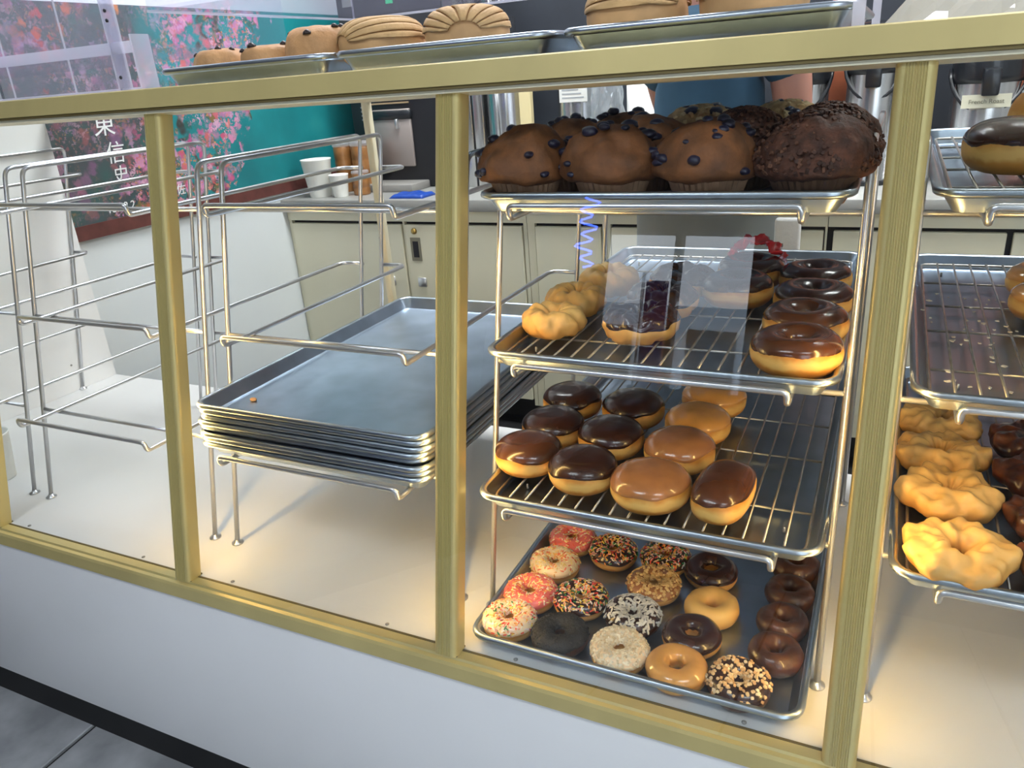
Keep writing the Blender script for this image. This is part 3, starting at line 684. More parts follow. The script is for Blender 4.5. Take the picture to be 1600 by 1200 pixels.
for i, (x, y, lb, m, kd, k) in enumerate([
    (-.160, .240, 'plain golden muffin with a few blueberries at the front left', muf_m, 'berry', 1.0),
    (-.038, .240, 'blueberry muffin second from the left in the front row', muf_m, 'berry', 1.02),
    (.083, .240, 'brown muffin third from the left in the front row', muf_m, 'berry', 1.02),
    (.202, .244, 'dark chocolate streusel muffin at the front right', muf_dk, 'dark', 1.06),
    (-.140, .368, 'blueberry muffin at the left of the second row', muf_m, 'berry', 1.02),
    (-.016, .366, 'blueberry muffin second from the left in the second row', muf_m, 'berry', 1.04),
    (.104, .368, 'brown crumbly muffin third from the left in the second row', muf_dk, 'dark', 1.0),
    (.206, .376, 'dark chocolate streusel muffin at the right of the second row', muf_dk, 'dark', 1.0),
    (.018, .500, 'pale streusel blueberry muffin in the back row before the blue shirt', muf_pl, 'crumble', 1.08),
    (.138, .505, 'pale streusel blueberry muffin in the back row before the bare arm', muf_pl, 'crumble', 1.05),
    (-.105, .498, 'blueberry muffin at the left of the back row', muf_m, 'berry', 1.0)]):
    muffin(x, y, lb, i+1, m, kd, k)

# ------------------------------------------------------------------ on top of the case
HB, HR = pan_meshes(.33, .457, 'half', .0262)
ZT = .7815
for xa, lb in ((-.604, 'half-size sheet pan with chocolate chip cookies on top of the case'), (-.266, 'half-size sheet pan with two sugar-crusted buns on top of the case'), (.073, 'half-size sheet pan with two large buns on top of the case, nearest the right')):
    pan(xa, .206, ZT+.0275, lb, HB, HR, group='half pans on top of the case')
def loaf(x, y, label, rx, ry, H, seed, m, cap, name='sweet_bun', cat='bun', group='round buns on top'):
    S = bunsurf(rx, ry, H, ex=.55)
    t = thing(name, label, cat, (x, y, ZT+.0275+PT-.001), seed, group)
    obj('crust', bun_mesh('crust', S, m, amp=.003, ns=28, seed=seed), t)
    if cap:
        # sugar paste in curved strips scored like a shell
        for k in range(9):
            a0 = -PI/2+PI*k/9+.03; a1 = -PI/2+PI*(k+1)/9-.03; v = []; f = []
            nn = 14
            for i in range(nn):
                u = i/(nn-1)
                for j in range(4):
                    b = a0+(a1-a0)*j/3; th = .18+2.6*u
                    d = Vector((math.cos(th)*1.0, math.sin(b)*math.sin(th), max(0, math.cos(b)*math.sin(th))))
                    ph = math.atan2(d.y, d.x); el = math.atan2(d.z, math.hypot(d.x, d.y)); v.append(S(ph, max(.12, el), .0022))
            for i in range(nn-1):
                for j in range(3): f.append((i*4+j, (i+1)*4+j, (i+1)*4+j+1, i*4+j+1))
            o = obj('sugar_strip', mesh('sugar_strip', v, f, cap), t); md = o.modifiers.new('thick', 'SOLIDIFY'); md.thickness = .0016
    return t
loaf(-.395, .29, 'sugar-crusted round bun on top, the left of the two side by side', .062, .058, .066, 1, bread_m, sugar_m)
loaf(-.262, .30, 'sugar-crusted round bun on top, the right of the two side by side', .062, .058, .068, 2, bread_m, sugar_m)
loaf(-.018, .29, 'large shell-scored bun on top just left of the window reflection', .062, .06, .074, 3, bread_m, sugar_m)
loaf(.120, .29, 'large shell-scored bun on top at the top edge of the picture', .062, .06, .076, 4, bread_m, sugar_m)
def cookie(x, y, label, rx, H, seed):
    S = bunsurf(rx, rx*.9, H, ex=.5); t = thing('chocolate_chip_cookie', label, 'cookie', (x, y, ZT+.0275+PT-.001), seed*2.0, 'chocolate chip cookies')
    obj('dough', bun_mesh('dough', S, cookie_m, amp=.004, ns=45, seed=seed), t); r = random.Random(seed)
    for _ in range(9):
        p = S(r.uniform(0, 2*PI), r.uniform(.15, 1.3)); s = r.uniform(.0045, .008)
        MB().lathe([(s, -s*.3), (s*.9, s*.2), (s*.4, s*.6), (s*.05, s*.75)], seg=10).build('chocolate_chip', chip_m, t, loc=p)
cookie(-.690, .275, 'low chocolate chip cookie nearest the acrylic post', .048, .050, 1)
cookie(-.592, .275, 'low chocolate chip cookie between the other two', .045, .049, 2)
cookie(-.502, .285, 'tall domed chocolate chip cookie beside the sugar-crusted buns', .056, .066, 3)
# crinkled clear wrap over a tray at the right
v = []; f = []; nu, nv = 40, 24
for i in range(nu):
    for j in range(nv):
        x = .262+.44*i/(nu-1); y = .215+.36*j/(nv-1); e = min(i, nu-1-i, j, nv-1-j)
        z = ZT+.0015+(min(1, e/3)*.032+.010*nz((x, y, 0), 30)+.006*nz((x, y, 1), 70) if e > 0 else 0)
        v.append((x, y, max(ZT+.0012, z)))
for i in range(nu-1):
    for j in range(nv-1): f.append((i*nv+j, (i+1)*nv+j, (i+1)*nv+j+1, i*nv+j+1))
ww = obj('wrapped_pastries', mesh('wrapped_pastries', v, f, wax_m, False)); md = ww.modifiers.new('thick', 'SOLIDIFY'); md.thickness = .0008; md.offset = 1
tag(ww, 'crinkled clear plastic wrap bulging over the top at the right', 'plastic wrap')

# acrylic shelf over the pans
ac = thing('acrylic_cover', 'clear acrylic shelf and cover standing over the buns and cookies', 'acrylic cover', (0, 0, ZT))
zs = .890-ZT
MB().box(-.745, .235, .20, .72, zs, zs+.005).build('shelf', acryl, ac, False)
MB().box(-.745, .235, .716, .721, zs+.005, zs+.22).build('back_sheet', acryl, ac, False)
MB().box(-.745, -.740, .20, .716, zs+.005, zs+.22).build('side_sheet', acryl, ac, False)
for (a, b) in (((-.745, .20, zs), (-.745, .72, zs)), ((-.745, .72, zs), (.235, .72, zs)), ((-.745, .72, zs), (-.745, .72, zs+.22))):
    MB().tube([a, b], .0022, 6).build('edge_strip', acryl_edge, ac)
for x in (.232,):
    MB().box(x, x+.012, .197, .205, 0, zs+.22).build('upright', acryl_edge, ac, False); MB().box(x, x+.012, .712, .721, 0, zs+.22).build('upright', acryl_edge, ac, False)
# acrylic bin at the left
ab = thing('acrylic_bin', 'empty clear acrylic bin with shelves and black screws on top at the left', 'acrylic bin', (0, 0, ZT))
x0, x1, ya, yb2 = -1.75, -.80, .205, .60
MB().box(x0, x1-.03, ya, ya+.004, 0, .40).build('front_sheet', acryl, ab, False)
MB().box(x0, x1-.03, yb2, yb2+.004, 0, .40).build('back_sheet', acryl, ab, False)
MB().box(x0, x1, ya+.004, yb2, .062, .067).build('shelf', acryl, ab, False)
MB().box(x0, x1, ya-.003, ya+.0, .056, .073).build('shelf_lip', acryl_edge, ab, False)
MB().box(x0, x1, ya-.002, ya, .0, .006).build('edge_strip', acryl_edge, ab, False)
for xx in (-1.115, -.955): MB().box(xx, xx+.003, ya-.0015, ya, 0, .40).build('edge_strip', acryl_edge, ab, False)
MB().box(x1-.045, x1-.022, ya-.004, ya, 0, .40).build('upright', acryl, ab, False)
MB().box(x1-.047, x1-.043, ya-.005, ya+.02, 0, .40).build('upright_edge', acryl_edge, ab, False)
MB().box(x1-.008, x1+.004, ya+.03, ya+.034, 0, .082).build('bracket', acryl, ab, False)
MB().box(x1+.002, x1+.006, ya-.004, ya+.030, 0, .082).build('bracket_edge', acryl_edge, ab, False)
for z in (.118, .104, .022): MB().lathe([(.0028, 0), (.0028, .002), (.001, .003)], seg=10).build('screw', black_pl, ab, loc=(x1-.036, ya-.004, z)).rotation_euler.x = PI/2

# paper cup at the left edge, inside the case
t = thing('paper_cup', 'white paper cup with a green band at the left edge inside the case', 'cup', (-1.468, .150, 0))
MB().lathe([(.026, 0), (.027, .001), (.040, .105), (.0415, .108), (.040, .110), (.0385, .106), (.026, .004)], seg=32).build('cup_wall', foam, t)
MB().lathe([(.0279, .012), (.0294, .022)], seg=32).build('green_band', green_m, t)

# ------------------------------------------------------------------ behind the case: mural wall
def mural_mat():
    m, nt, N, B = new_mat('blossom_mural_paint'); L = nt.links
    tc = N.new('ShaderNodeTexCoord'); O = tc.outputs['Object']; sx = N.new('ShaderNodeSeparateXYZ'); L.new(O, sx.inputs[0])
    def noi(s, d=4, off=(0, 0, 0)):
        mp = N.new('ShaderNodeMapping'); mp.inputs['Location'].default_value = off; L.new(O, mp.inputs[0]); n = N.new('ShaderNodeTexNoise'); n.inputs['Scale'].default_value = s; n.inputs['Detail'].default_value = d; L.new(mp.outputs[0], n.inputs['Vector']); return n.outputs['Fac']
    def ramp(src, *st):
        r = N.new('ShaderNodeValToRGB'); e = r.color_ramp.elements
        while len(e) < len(st): e.new(.5)
        for x, (p, c) in zip(e, st): x.position = p; x.color = (*c, 1) if len(c) == 3 else c
        L.new(src, r.inputs[0]); return r.outputs['Color']
    def mixc(f, a, b):
        x = N.new('ShaderNodeMix'); x.data_type = 'RGBA'; L.new(f, x.inputs[0]) if not isinstance(f, float) else None
        L.new(a, x.inputs[6]); L.new(b, x.inputs[7]); return x.outputs[2]
    def math_(op, a, b):
        x = N.new('ShaderNodeMath'); x.operation = op; x.use_clamp = True
        for i, q in enumerate((a, b)):
            if isinstance(q, (int, float)): x.inputs[i].default_value = q
            else: L.new(q, x.inputs[i])
        return x.outputs[0]
    K0, K1 = (0, 0, 0), (1, 1, 1)
    # ground: dusky left part, teal right part (y runs along the wall)
    yy = N.new('ShaderNodeMath'); yy.operation = 'MULTIPLY_ADD'; yy.inputs[1].default_value = .18; L.new(noi(3), yy.inputs[0]); L.new(sx.outputs['Y'], yy.inputs[2])
    dusk = ramp(noi(6, 6), (.3, (.022, .060, .060)), (.5, (.060, .068, .078)), (.66, (.034, .090, .085)), (.8, (.13, .085, .11)))
    teal = ramp(noi(5, 5, (3, 1, 2)), (.3, (.004, .16, .18)), (.55, (.006, .22, .24)), (.75, (.02, .28, .29)))
    mr = N.new('ShaderNodeMapRange'); mr.inputs[1].default_value = .56; mr.inputs[2].default_value = .70; L.new(yy.outputs[0], mr.inputs[0])
    base = mixc(mr.outputs[0], dusk, teal)
    # where the flowering boughs are: a slanting band that thins out towards the plain teal end
    bd = N.new('ShaderNodeMath'); bd.operation = 'MULTIPLY_ADD'; bd.inputs[1].default_value = -.55; L.new(sx.outputs['Z'], bd.inputs[0]); L.new(sx.outputs['Y'], bd.inputs[2])
    bd2 = N.new('ShaderNodeMath'); bd2.operation = 'MULTIPLY_ADD'; bd2.inputs[1].default_value = .45; L.new(noi(4, 5, (9, 2, 4)), bd2.inputs[0]); L.new(bd.outputs[0], bd2.inputs[2])
    bough = ramp(bd2.outputs[0], (.42, (.30, .30, .30)), (.58, K1), (1.05, K1), (1.42, K0))
    br = N.new('ShaderNodeTexWave'); br.inputs['Scale'].default_value = 2.6; br.inputs['Distortion'].default_value = 7; br.inputs['Detail'].default_value = 3; br.inputs['Detail Scale'].default_value = 1.6
    mp = N.new('ShaderNodeMapping'); mp.inputs['Rotation'].default_value = (1.15, 0, 0); L.new(O, mp.inputs[0]); L.new(mp.outputs[0], br.inputs['Vector'])
    bm_ = ramp(br.outputs['Fac'], (.0, K1), (.018, K0)); bcol = ramp(noi(20), (.3, (.02, .03, .03)), (.7, (.07, .05, .04)))
    base = mixc(math_('MULTIPLY', bm_, bough), base, bcol)
    # brush dabs: leaves, then blossoms of several sizes with ragged edges
    for sc, thr, off, mth, cols, everywhere in ((26, .42, (1, 2, 3), .46, ((.015, .12, .11), (.10, .14, .05), (.02, .09, .11), (.20, .13, .05)), 0),
                                    (17, .42, (0, 0, 0), .46, ((.50, .08, .24), (.58, .20, .36), (.40, .13, .36), (.55, .12, .12)), 0),
                                    (28, .46, (5, 4, 1), .44, ((.60, .26, .42), (.50, .07, .20), (.64, .24, .10), (.52, .30, .50)), 0),
                                    (50, .42, (2, 7, 5), .44, ((.62, .36, .48), (.50, .08, .08), (.60, .30, .10), (.44, .20, .42)), 0),
                                    (20, .34, (8, 3, 9), .56, ((.45, .06, .03), (.50, .12, .04), (.38, .05, .06), (.50, .18, .06)), 1)):
        mp = N.new('ShaderNodeMapping'); mp.inputs['Location'].default_value = off; L.new(O, mp.inputs[0])
        nd = N.new('ShaderNodeTexNoise'); nd.inputs['Scale'].default_value = sc*1.6; nd.inputs['Detail'].default_value = 4; L.new(O, nd.inputs['Vector'])
        vm = N.new('ShaderNodeVectorMath'); vm.operation = 'MULTIPLY_ADD'; vm.inputs[1].default_value = (.06, .06, .06); L.new(nd.outputs['Color'], vm.inputs[0]); L.new(mp.outputs[0], vm.inputs[2])
        vo = N.new('ShaderNodeTexVoronoi'); vo.inputs['Scale'].default_value = sc; L.new(vm.outputs[0], vo.inputs['Vector'])
        spot = ramp(vo.outputs['Distance'], (thr-.10, K1), (thr+.06, K0)); area = ramp(noi(6.5, 5, off), (mth, K0), (mth+.07, K1))
        sp = N.new('ShaderNodeSeparateColor'); L.new(vo.outputs['Color'], sp.inputs[0])
        cc = ramp(sp.outputs[0], (.1, cols[0]), (.4, cols[1]), (.65, cols[2]), (.9, cols[3]))
        k = math_('MULTIPLY', spot, area)
        if not everywhere: k = math_('MULTIPLY', k, bough)
        else:
            dk = N.new('ShaderNodeMath'); dk.operation = 'SUBTRACT'; dk.inputs[0].default_value = 1; L.new(mr.outputs[0], dk.inputs[1]); k = math_('MULTIPLY', k, dk.outputs[0])
        base = mixc(k, base, cc)
    L.new(base, B.inputs['Base Color']); B.inputs['Roughness'].default_value = .55; return m
mu = thing('blossom_mural', 'teal wall mural of pink cherry blossoms with white calligraphy at its dark end', 'mural', (-1.948, .70, .395))
MB().box(0, .012, .02, 1.78, .032, .655).build('painted_panel', mural_mat(), mu, False)
MB().box(0, .016, .02, 1.78, -.012, .032).build('bottom_trim', mat('red_brown_trim', (.115, .034, .028), .5, var=.25, vscale=20), mu, False)
def text_mesh(body, size, m, shear=0):
    c = bpy.data.curves.new('lettering', 'FONT'); c.body = body; c.size = size; c.extrude = .0006; c.shear = shear; c.align_x = 'CENTER'
    o = bpy.data.objects.new('tmp_text', c); COL.objects.link(o); dg = bpy.context.evaluated_depsgraph_get(); dg.update()
    me = bpy.data.meshes.new_from_object(o.evaluated_get(dg)); bpy.data.objects.remove(o, do_unlink=True); me.materials.clear(); me.materials.append(m); return me
wpaint = mat('white_brush_paint', (.80, .82, .82), .6)
def wall_text(body, size, y, z, name='lettering', shear=.15):
    o = obj(name, text_mesh(body, size, wpaint, shear), mu, (.0128, y, z)); o.rotation_euler = (PI/2, 0, PI/2); return o
for ch, y, z, s in (('\u6771', .302, .288, .080), ('\u4fe1', .318, .203, .070), ('\u53f2', .318, .140, .058)): wall_text(ch, s, y, z)
wall_text('15.03.2', .036, .290, .052); wall_text('\u4f50', .040, .540, .066)

# ------------------------------------------------------------------ back counter
ct = struct  # (naming helper only)
wt = MB().bbox(-1.95, 1.9, 1.735, 2.5, .312, .355, .004).build('worktop', mat('worktop_grey_laminate', (.33, .33, .31), .35, var=.05), None)
tag(wt, 'long pale grey worktop carrying the brewer, cups and airpots', 'worktop'); sharp(wt)
UN = [(-1.948, -.868, [(-1.930, -1.396), (-1.380, -.886)], 'beige base cabinet with recessed pulls and locks beside the mural wall'),
      (-.866, -.572, [(-.834, -.590)], 'narrow single-door beige base cabinet'),
      (-.570, .126, [(-.553, -.222), (-.214, .116)], 'beige base cabinet behind the person in the blue shirt'),
      (.128, 1.20, [(.144, .588), (.604, 1.18)], 'beige base cabinet at the right under the airpots')]
for xa, xb, doors, lb in UN:
    t = thing('base_cabinet', lb, 'cabinet', (xa, 1.76, -ZF), group='beige base cabinets')
    w = xb-xa
    MB().box(0, w, .022, .70, .09, .842).build('carcass', cab_dark, t, False)
    MB().box(0, w, .08, .70, 0, .09).build('plinth', black_kick, t, False)
    MB().box(0, w, .0, .022, .800, .842).build('apron_rail', cab_m, t, False)
    st = [0]+[0]*0
    edges = [(0, doors[0][0]-xa-.004)]+[(doors[i][1]-xa+.004, doors[i+1][0]-xa-.004) for i in range(len(doors)-1)]+[(doors[-1][1]-xa+.004, w)]
    for a, b in edges:
        if b-a > .006 and xa < .1: MB().box(a, b, .004, .022, .09, .800).build('stile', cab_m, t, False)
    for i, (a, b) in enumerate(doors):
        d = sharp(MB().bbox(a-xa, b-xa, -.004, .018, .115, .788, .002, 1).build('door', cab_m, t))
        if xa < -1.9:
            hx = (b-xa-.085) if i == 0 else (a-xa+.042)
            fr_ = MB().box(hx-.022, hx+.022, -.0065, -.004, .650, .740)
            fr_.build('pull_frame', pull_m, d, False)
            MB().box(hx-.012, hx+.012, -.0072, -.0064, .664, .726).build('pull_recess', cab_dark, d, False)
            MB().bbox(hx-.006, hx+.032, -.012, -.004, .548, .585, .003, 1).build('lock', chrome, d)
            if i == 1: MB().lathe([(.012, 0), (.011, .006), (.004, .009)], seg=16).build('cylinder_lock', brass, d, loc=(hx, -.004, .765)).rotation_euler.x = PI/2
CT = .355
# foam cups
def cup(x, y, r0_, r1, h, label, name='foam_cup'):
    t = thing(name, label, 'cup', (x, y, CT), group='white foam cups on the counter')
    MB().lathe([(r0_, 0), (r0_*1.02, .002), (r1, h-.006), (r1*1.03, h-.004), (r1*1.03, h), (r1*.96, h), (r0_*.95, .005)], seg=32).build('cup_wall', foam, t)
cup(-1.815, 1.83, .042, .060, .148, 'tall white foam cup on the counter, larger of the two'); cup(-1.705, 1.82, .028, .038, .088, 'small white foam cup on the counter, smaller of the two')
def jar(x, y, z, r, h, label):
    t = thing('amber_jar', label, 'container', (x, y, z), group='amber containers')
    MB().lathe([(r*.95, 0), (r, .004), (r, h*.3), (r*.96, h*.33), (r, h*.36), (r, h*.63), (r*.96, h*.66), (r, h*.69), (r, h*.9), (r*.9, h*.94)], seg=28).build('jar_body', amber, t)
    MB().lathe([(r*1.03, h*.93), (r*1.04, h), (r*.98, h+.004), (r*.2, h+.005)], seg=28).build('lid', glass_mat('clear_lid_%s' % label[:12].replace(' ', '_'), (.95, .93, .9), 1.2, .35), t)
jar(-1.778, 1.965, CT, .038, .195, 'tall copper-coloured container at the left behind the cups')
jar(-1.690, 1.975, CT, .044, .195, 'tall copper-coloured container at the right behind the cups')
jar(-1.640, 1.875, CT, .034, .090, 'short copper-coloured container beside the small cup')
tb = thing('blue_cloth', 'folded bright blue cloth lying on the counter edge', 'cloth', (-1.365, 1.815, CT))
v = []; f = []
for i in range(16):
    for j in range(10):
        x = -.075+.15*i/15; y = -.05+.10*j/9; e = min(i, 15-i, j, 9-j); v.append((x, y, .001+(.013 if e else 0)+.006*nz((x, y, 0), 35)*(1 if e else 0)))
for i in range(15):
    for j in range(9): f.append((i*10+j, (i+1)*10+j, (i+1)*10+j+1, i*10+j+1))
o = obj('cloth_fold', mesh('cloth_fold', v, f, blue_pl), tb); md = o.modifiers.new('thick', 'SOLIDIFY'); md.thickness = .002
# coffee brewer
t = thing('coffee_brewer', 'big dark coffee brewer with a grey front plate and green light', 'coffee maker', (-1.52, 2.02, CT))
sharp(MB().bbox(-.26, .22, .04, .40, .0, .75, .012).build('housing', mat('dark_brewer_plastic', (.014, .015, .019), .35, var=.2, vscale=4), t))
sharp(MB().bbox(-.14, .09, -.10, .04, 0, .030, .005).build('drip_tray', grey_pl, t))
MB().bbox(-.145, .035, .026, .041, .085, .310, .004, 1).build('front_plate', mat('warm_grey_plate', (.36, .31, .29), .35, .3), t)
MB().bbox(-.150, .040, .020, .042, .270, .305, .004, 1).build('spout_bar', black_pl, t)
MB().bbox(-.030, -.018, .010, .028, .235, .272, .002, 1).build('spout', chrome, t)
MB().box(-.16, .03, .036, .040, .330, .336).build('trim_strip', mat('tan_trim', (.40, .28, .16), .5), t, False)
MB().box(-.02, .010, .036, .040, .352, .378).build('indicator_light', emis('green_indicator', (.0, .55, .22), .8), t, False)
MB().box(-.225, -.180, .037, .040, .345, .372).build('button_label', mat('grey_print', (.42, .44, .46), .5), t, False)
for k in range(4): MB().box(-.205, -.165+.008*k, .037, .040, .320-.016*k, .325-.016*k).build('print_line', mat('grey_print_%d' % k, (.30, .32, .34), .5), t, False)
t = thing('steel_cabinet', 'stainless steel dispenser cabinet with a black seam beside the brewer', 'cabinet', (-1.225, 2.04, CT))
sharp(MB().bbox(-.06, .025, 0, .35, 0, .62, .004).build('body', steel, t)); sharp(MB().bbox(.032, .075, 0, .35, 0, .62, .004).build('side_column', steel, t)); MB().box(.024, .033, .006, .34, 0, .618).build('seam', black_pl, t, False)
def urn(x, y, r, h, label, lab):
    t = thing('coffee_urn', label, 'coffee urn', (x, y, CT), group='stainless coffee urns')
    MB().lathe([(r*1.02, 0), (r*1.02, .03), (r, .034), (r, h-.03), (r*.97, h-.012), (r*.7, h), (.01, h+.01)], seg=40).build('tank', steel, t)
    MB().lathe([(r*1.06, 0), (r*1.06, .018)], seg=40).build('base_ring', black_pl, t)
    MB().tube(fillet([(0, -r, .10), (0, -r-.03, .10), (0, -r-.045, .06)], .015), .010, 10).build('tap', black_pl, t)
    MB().tube([(-.012, -r-.004, .13), (-.012, -r-.004, h-.08)], .005, 8).build('sight_glass', chrome, t); MB().tube([(.028, -r-.003, .13), (.028, -r-.003, h-.08)], .004, 8).build('sight_glass', chrome, t)
    if lab:
        MB().box(-.052, .052, -r-.012, -r-.009, .30, .40).build('paper_label', paper, t, False)
        for k in range(6): MB().box(-.042, .040-.01*(k % 3), -r-.0126, -r-.012, .312+.013*k, .317+.013*k).build('print_line', mat('label_print_%d' % k, (.40, .42, .44), .6), t, False)
urn(-1.055, 2.08, .082, .52, 'tall stainless coffee urn without a label, left of the cream door post', False)
urn(-.755, 2.08, .092, .52, 'tall stainless coffee urn with a printed paper label', True)
o = sharp(MB().bbox(-.978, -.932, 2.0, 2.03, CT, CT+.5, .003, 1).build('cream_upright', mat('cream_yellow_board', (.80, .68, .38), .5), None)); tag(o, 'narrow cream-yellow upright board between the two coffee urns', 'board')
# paper towel roll and clear bag
t = thing('paper_roll', 'white paper towel roll standing beside the blue shirt', 'paper roll', (-.500, 1.98, CT))
MB().lathe([(.058, 0), (.058, .370), (.020, .371), (.020, .34)], seg=32).build('roll', paper, t); MB().lathe([(.075, 0), (.075, .006), (.02, .010)], seg=28).build('stand', chrome, t)
v = []; f = []; nu, nv = 36, 22
for i in range(nu):
    for j in range(nv):
        a = 2*PI*i/nu; t_ = j/(nv-1); r = .062*(1-.25*t_)+.016*noise.noise(Vector((math.cos(a)*3, math.sin(a)*3, t_*7)))+.010*noise.noise(Vector((math.cos(a)*8, math.sin(a)*8, t_*15)))
        v.append((r*math.cos(a), r*.7*math.sin(a), .002+.40*t_))
for i in range(nu):
    for j in range(nv-1): f.append((i*nv+j, ((i+1) % nu)*nv+j, ((i+1) % nu)*nv+j+1, i*nv+j+1))
o = obj('plastic_bag', mesh('plastic_bag', v, f, glass_mat('crumpled_clear_film', (.92, .94, .96), 2.2, .25, (.75, .78, .80)), False), None, (-.615, 1.93, CT)); tag(o, 'crumpled clear plastic bag standing between the urn and the paper roll', 'plastic bag')
md = o.modifiers.new('thick', 'SOLIDIFY'); md.thickness = .0008
# airpots
def airpot(x, y, r, label, plate=False, h=.34):
    t = thing('airpot', label, 'airpot', (x, y, CT), group='steel airpots on the counter')
    MB().lathe([(r*1.04, 0), (r*1.04, .02), (r, .024), (r, h*.70), (r*.99, h*.72)], seg=40).build('body', steel, t)
    MB().lathe([(r*1.05, h*.70), (r*1.07, h*.74), (r*1.04, h*.93), (r*.90, h), (r*.3, h+.008)], seg=40).build('lid', black_pl, t)
    MB().lathe([(r*1.06, 0), (r*1.06, .016)], seg=40).build('base_ring', black_pl, t)
    sharp(MB().bbox(-.022, .022, -r-.035, -r+.02, h*.62, h*.80, .006).build('spout', black_pl, t))
    pts = []
    for k in range(15):
        a = PI*(1+k/14); pts.append((r*1.10*math.cos(a), -r*.75*abs(math.sin(a))**1.0-.012, h*.80+.105*math.sin(a)*1.15))
    MB().tube(pts, .006, 8).build('carry_handle', black_pl, t)
    if plate:
        MB().box(-.066, .056, -r-.012, -r-.008, .222, .258).build('name_plate', mat('cream_label', (.72, .70, .55), .5), t, False)
        o = obj('plate_lettering', text_mesh('French Roast', .0165, mat('label_ink', (.25, .24, .17), .6)), t, (-.005, -r-.0124, .234)); o.rotation_euler.x = PI/2
airpot(.012, 2.08, .066, 'steel airpot half hidden behind the bare arm', h=.44); airpot(.207, 2.06, .078, 'steel airpot with its black handle swung down beside the brown strip', h=.47); airpot(.510, 2.04, .090, 'steel airpot with a cream name plate at the right edge', True, h=.41)
o = MB().bbox(.060, .140, 2.20, 2.24, CT, 1.10, .003, 1).build('backsplash_board', terra, None); tag(o, 'narrow terracotta-brown wooden strip between two airpots', 'board')
o = MB().bbox(.600, 1.3, 2.20, 2.24, CT, 1.10, .003, 1).build('backsplash_board', terra, None); tag(o, 'wide terracotta-brown wooden board at the right edge behind the labelled airpot', 'board')

# ------------------------------------------------------------------ person behind the case
def skin_mesh(pts, edges, rad, m, name, sub=2, root=0):
    me = bpy.data.meshes.new(name); me.from_pydata(pts, edges, []); o = bpy.data.objects.new('tmp_skin', me); COL.objects.link(o)
    md = o.modifiers.new('skin', 'SKIN'); md.use_smooth_shade = True
    for i, r in enumerate(rad):
        sv = me.skin_vertices[0].data[i]; sv.radius = r if isinstance(r, tuple) else (r, r); sv.use_root = (i == root)
    sb = o.modifiers.new('sub', 'SUBSURF'); sb.levels = sub; sb.render_levels = sub
    dg = bpy.context.evaluated_depsgraph_get(); dg.update(); nm = bpy.data.meshes.new_from_object(o.evaluated_get(dg)); bpy.data.objects.remove(o, do_unlink=True)
    nm.materials.clear(); nm.materials.append(m); nm.polygons.foreach_set('use_smooth', [True]*len(nm.polygons)); return nm
pr = thing('person', 'person in a blue T-shirt and grey apron behind the muffins, bare right arm hanging', 'person', (-.118, 1.19, -ZF))
# body (z from the floor): pelvis, spine, neck, head; arms; legs
bp = [(0, 0, .93), (0, 0, 1.08), (0, .01, 1.24), (0, .02, 1.38), (0, .01, 1.46), (0, -.01, 1.555), (0, -.01, 1.645),
      (.09, .01, 1.36), (.165, .01, 1.33), (.185, .01, 1.20), (.192, .03, 1.08), (.165, .16, 1.00), (.150, .23, .985),
      (-.08, .02, 1.36), (-.130, .04, 1.33), (-.125, .13, 1.20), (-.115, .20, 1.10), (-.08, .33, 1.06), (-.06, .40, 1.05),
      (.085, 0, .84), (.09, -.01, .47), (.09, .02, .09), (.09, .13, .035), (-.085, 0, .84), (-.09, -.01, .47), (-.09, .02, .09), (-.09, .13, .035)]
be = [(0, 1), (1, 2), (2, 3), (3, 4), (4, 5), (5, 6), (3, 7), (7, 8), (8, 9), (9, 10), (10, 11), (11, 12), (3, 13), (13, 14), (14, 15), (15, 16), (16, 17), (17, 18), (0, 19), (19, 20), (20, 21), (21, 22), (0, 23), (23, 24), (24, 25), (25, 26)]
br_ = [(.135, .10), (.115, .09), (.125, .095), (.10, .08), .047, (.080, .095), (.088, .106), .06, .055, .046, .040, .034, .022, .06, .055, .046, .040, .034, .022, .085, .055, .038, .035, .085, .055, .038, .035]
obj('body', skin_mesh(bp, be, br_, skin_m, 'body'), pr)
# hands: palm and five fingers
for sx, c, d in ((1, Vector((.150, .235, .982)), Vector((-.1, .9, -.2))), (-1, Vector((-.06, .405, 1.048)), Vector((.1, .9, -.2)))):
    d.normalize(); w = d.cross(Vector((0, 0, 1))).normalized(); n_ = w.cross(d)
    hp = [c, c+d*.05]; he = [(0, 1)]; hr = [(.026, .015), (.034, .014)]
    for q, (o_, ln) in enumerate(((-.024, .058), (-.008, .070), (.008, .066), (.023, .050))):
        b = c+d*.078+w*o_; i0 = len(hp); hp += [b, b+d*ln*.5-n_*.006, b+d*ln-n_*.022]; he += [(1, i0), (i0, i0+1), (i0+1, i0+2)]; hr += [.0095, .0085, .007]
    b = c+d*.03-w*.034*sx; i0 = len(hp); hp += [b, b+d*.035-w*.014*sx, b+d*.058-w*.010*sx-n_*.010]; he += [(0, i0), (i0, i0+1), (i0+1, i0+2)]; hr += [.011, .0095, .008]
    obj('hand', skin_mesh(hp, he, hr, skin_m, 'hand'), pr)
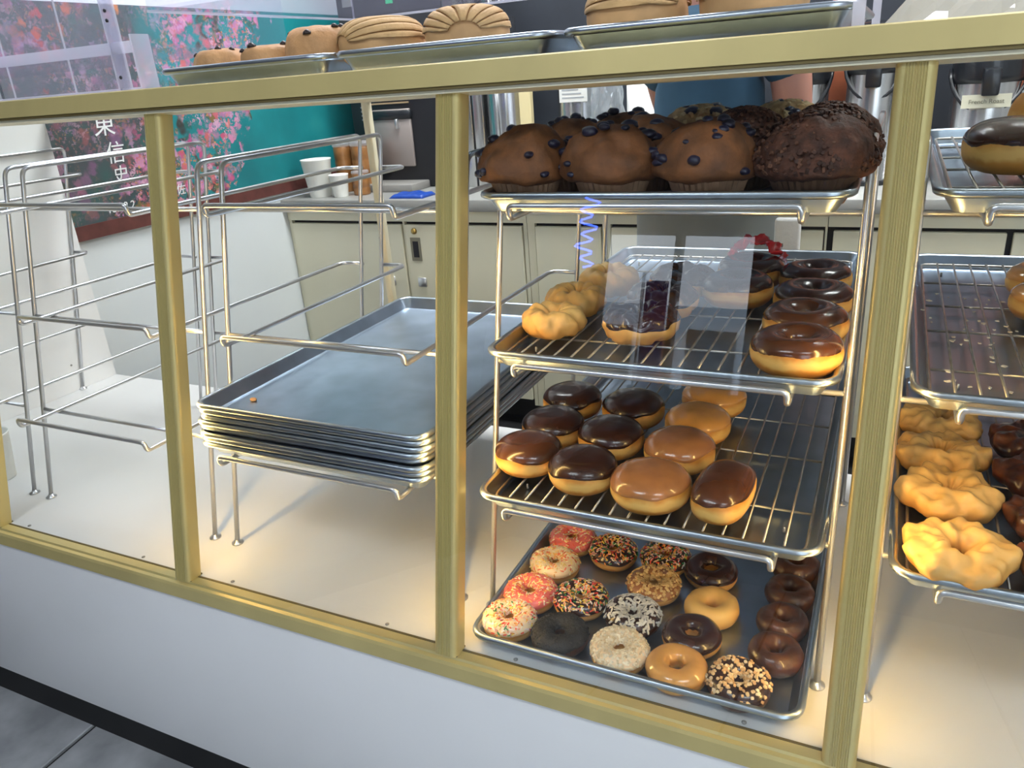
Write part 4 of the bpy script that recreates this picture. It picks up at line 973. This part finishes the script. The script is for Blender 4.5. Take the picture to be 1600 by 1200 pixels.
# face and hair
for x in (-.028, .028): MB().lathe([(.001, -.010), (.008, -.006), (.010, 0), (.008, .006), (.001, .010)], seg=12).build('eye', black_pl, pr, loc=(x, .070, 1.635))
MB().tube([(0, .067, 1.64), (0, .090, 1.605), (0, .074, 1.598)], lambda i: (.007, .012, .009)[i], 8).build('nose', skin_m, pr)
MB().tube([(-.022, .070, 1.568), (0, .078, 1.566), (.022, .070, 1.568)], .005, 8).build('mouth', mat('lips', (.40, .14, .12), .5), pr)
for x in (-.076, .076): MB().tube([(x, .0, 1.655), (x*1.1, .012, 1.63), (x, .004, 1.60)], .009, 8).build('ear', skin_m, pr)
S = bunsurf(.092, .104, .20, ex=.7); hm = bun_mesh('hair', S, hair_m, amp=.003, ns=40, seed=5, lo=-.5); obj('hair', hm, pr, (0, -.030, 1.565))
# T-shirt and apron grown a little wider than the body
tp = [(0, 0, .96), (0, 0, 1.08), (0, .01, 1.24), (0, .02, 1.385), (0, .012, 1.43), (.09, .01, 1.36), (.165, .01, 1.33), (.188, .00, 1.225), (-.08, .02, 1.36), (-.130, .04, 1.33), (-.126, .12, 1.225)]
te = [(0, 1), (1, 2), (2, 3), (3, 4), (3, 5), (5, 6), (6, 7), (3, 8), (8, 9), (9, 10)]
obj('t_shirt', skin_mesh(tp, te, [(.148, .115), (.132, .108), (.145, .115), (.128, .108), .075, .088, .080, .066, .088, .080, .066], shirt_m, 't_shirt'), pr)
v = []; f = []; nu, nv = 44, 12
for j in range(nv):
    zz = .52+.50*j/(nv-1)
    for i in range(nu):
        a = 2*PI*i/nu; k = 1+.05*math.sin(7*a+2)*(1-j/nv); v.append((.168*k*math.cos(a), .135*k*math.sin(a), zz))
for j in range(nv-1):
    for i in range(nu): f.append((j*nu+i, j*nu+(i+1) % nu, (j+1)*nu+(i+1) % nu, (j+1)*nu+i))
o = obj('apron', mesh('apron', v, f, apron_m), pr); md = o.modifiers.new('thick', 'SOLIDIFY'); md.thickness = .003
MB().tube([(.172*math.cos(2*PI*i/40), .139*math.sin(2*PI*i/40), .985) for i in range(40)], .010, 8, True).build('apron_string', black_pl, pr)
t = MB().bbox(.0, .055, -.012, .012, -.42, .02, .006, 2).build('hand_towel', towel_m, None, loc=(.060, 1.075, .405)); tag(t, 'white hand towel hanging at the apron of the person', 'towel')

# ------------------------------------------------------------------ lift everything so that the shop floor is at zero
for o in bpy.data.objects:
    if o.parent is None: o.location.z += ZF
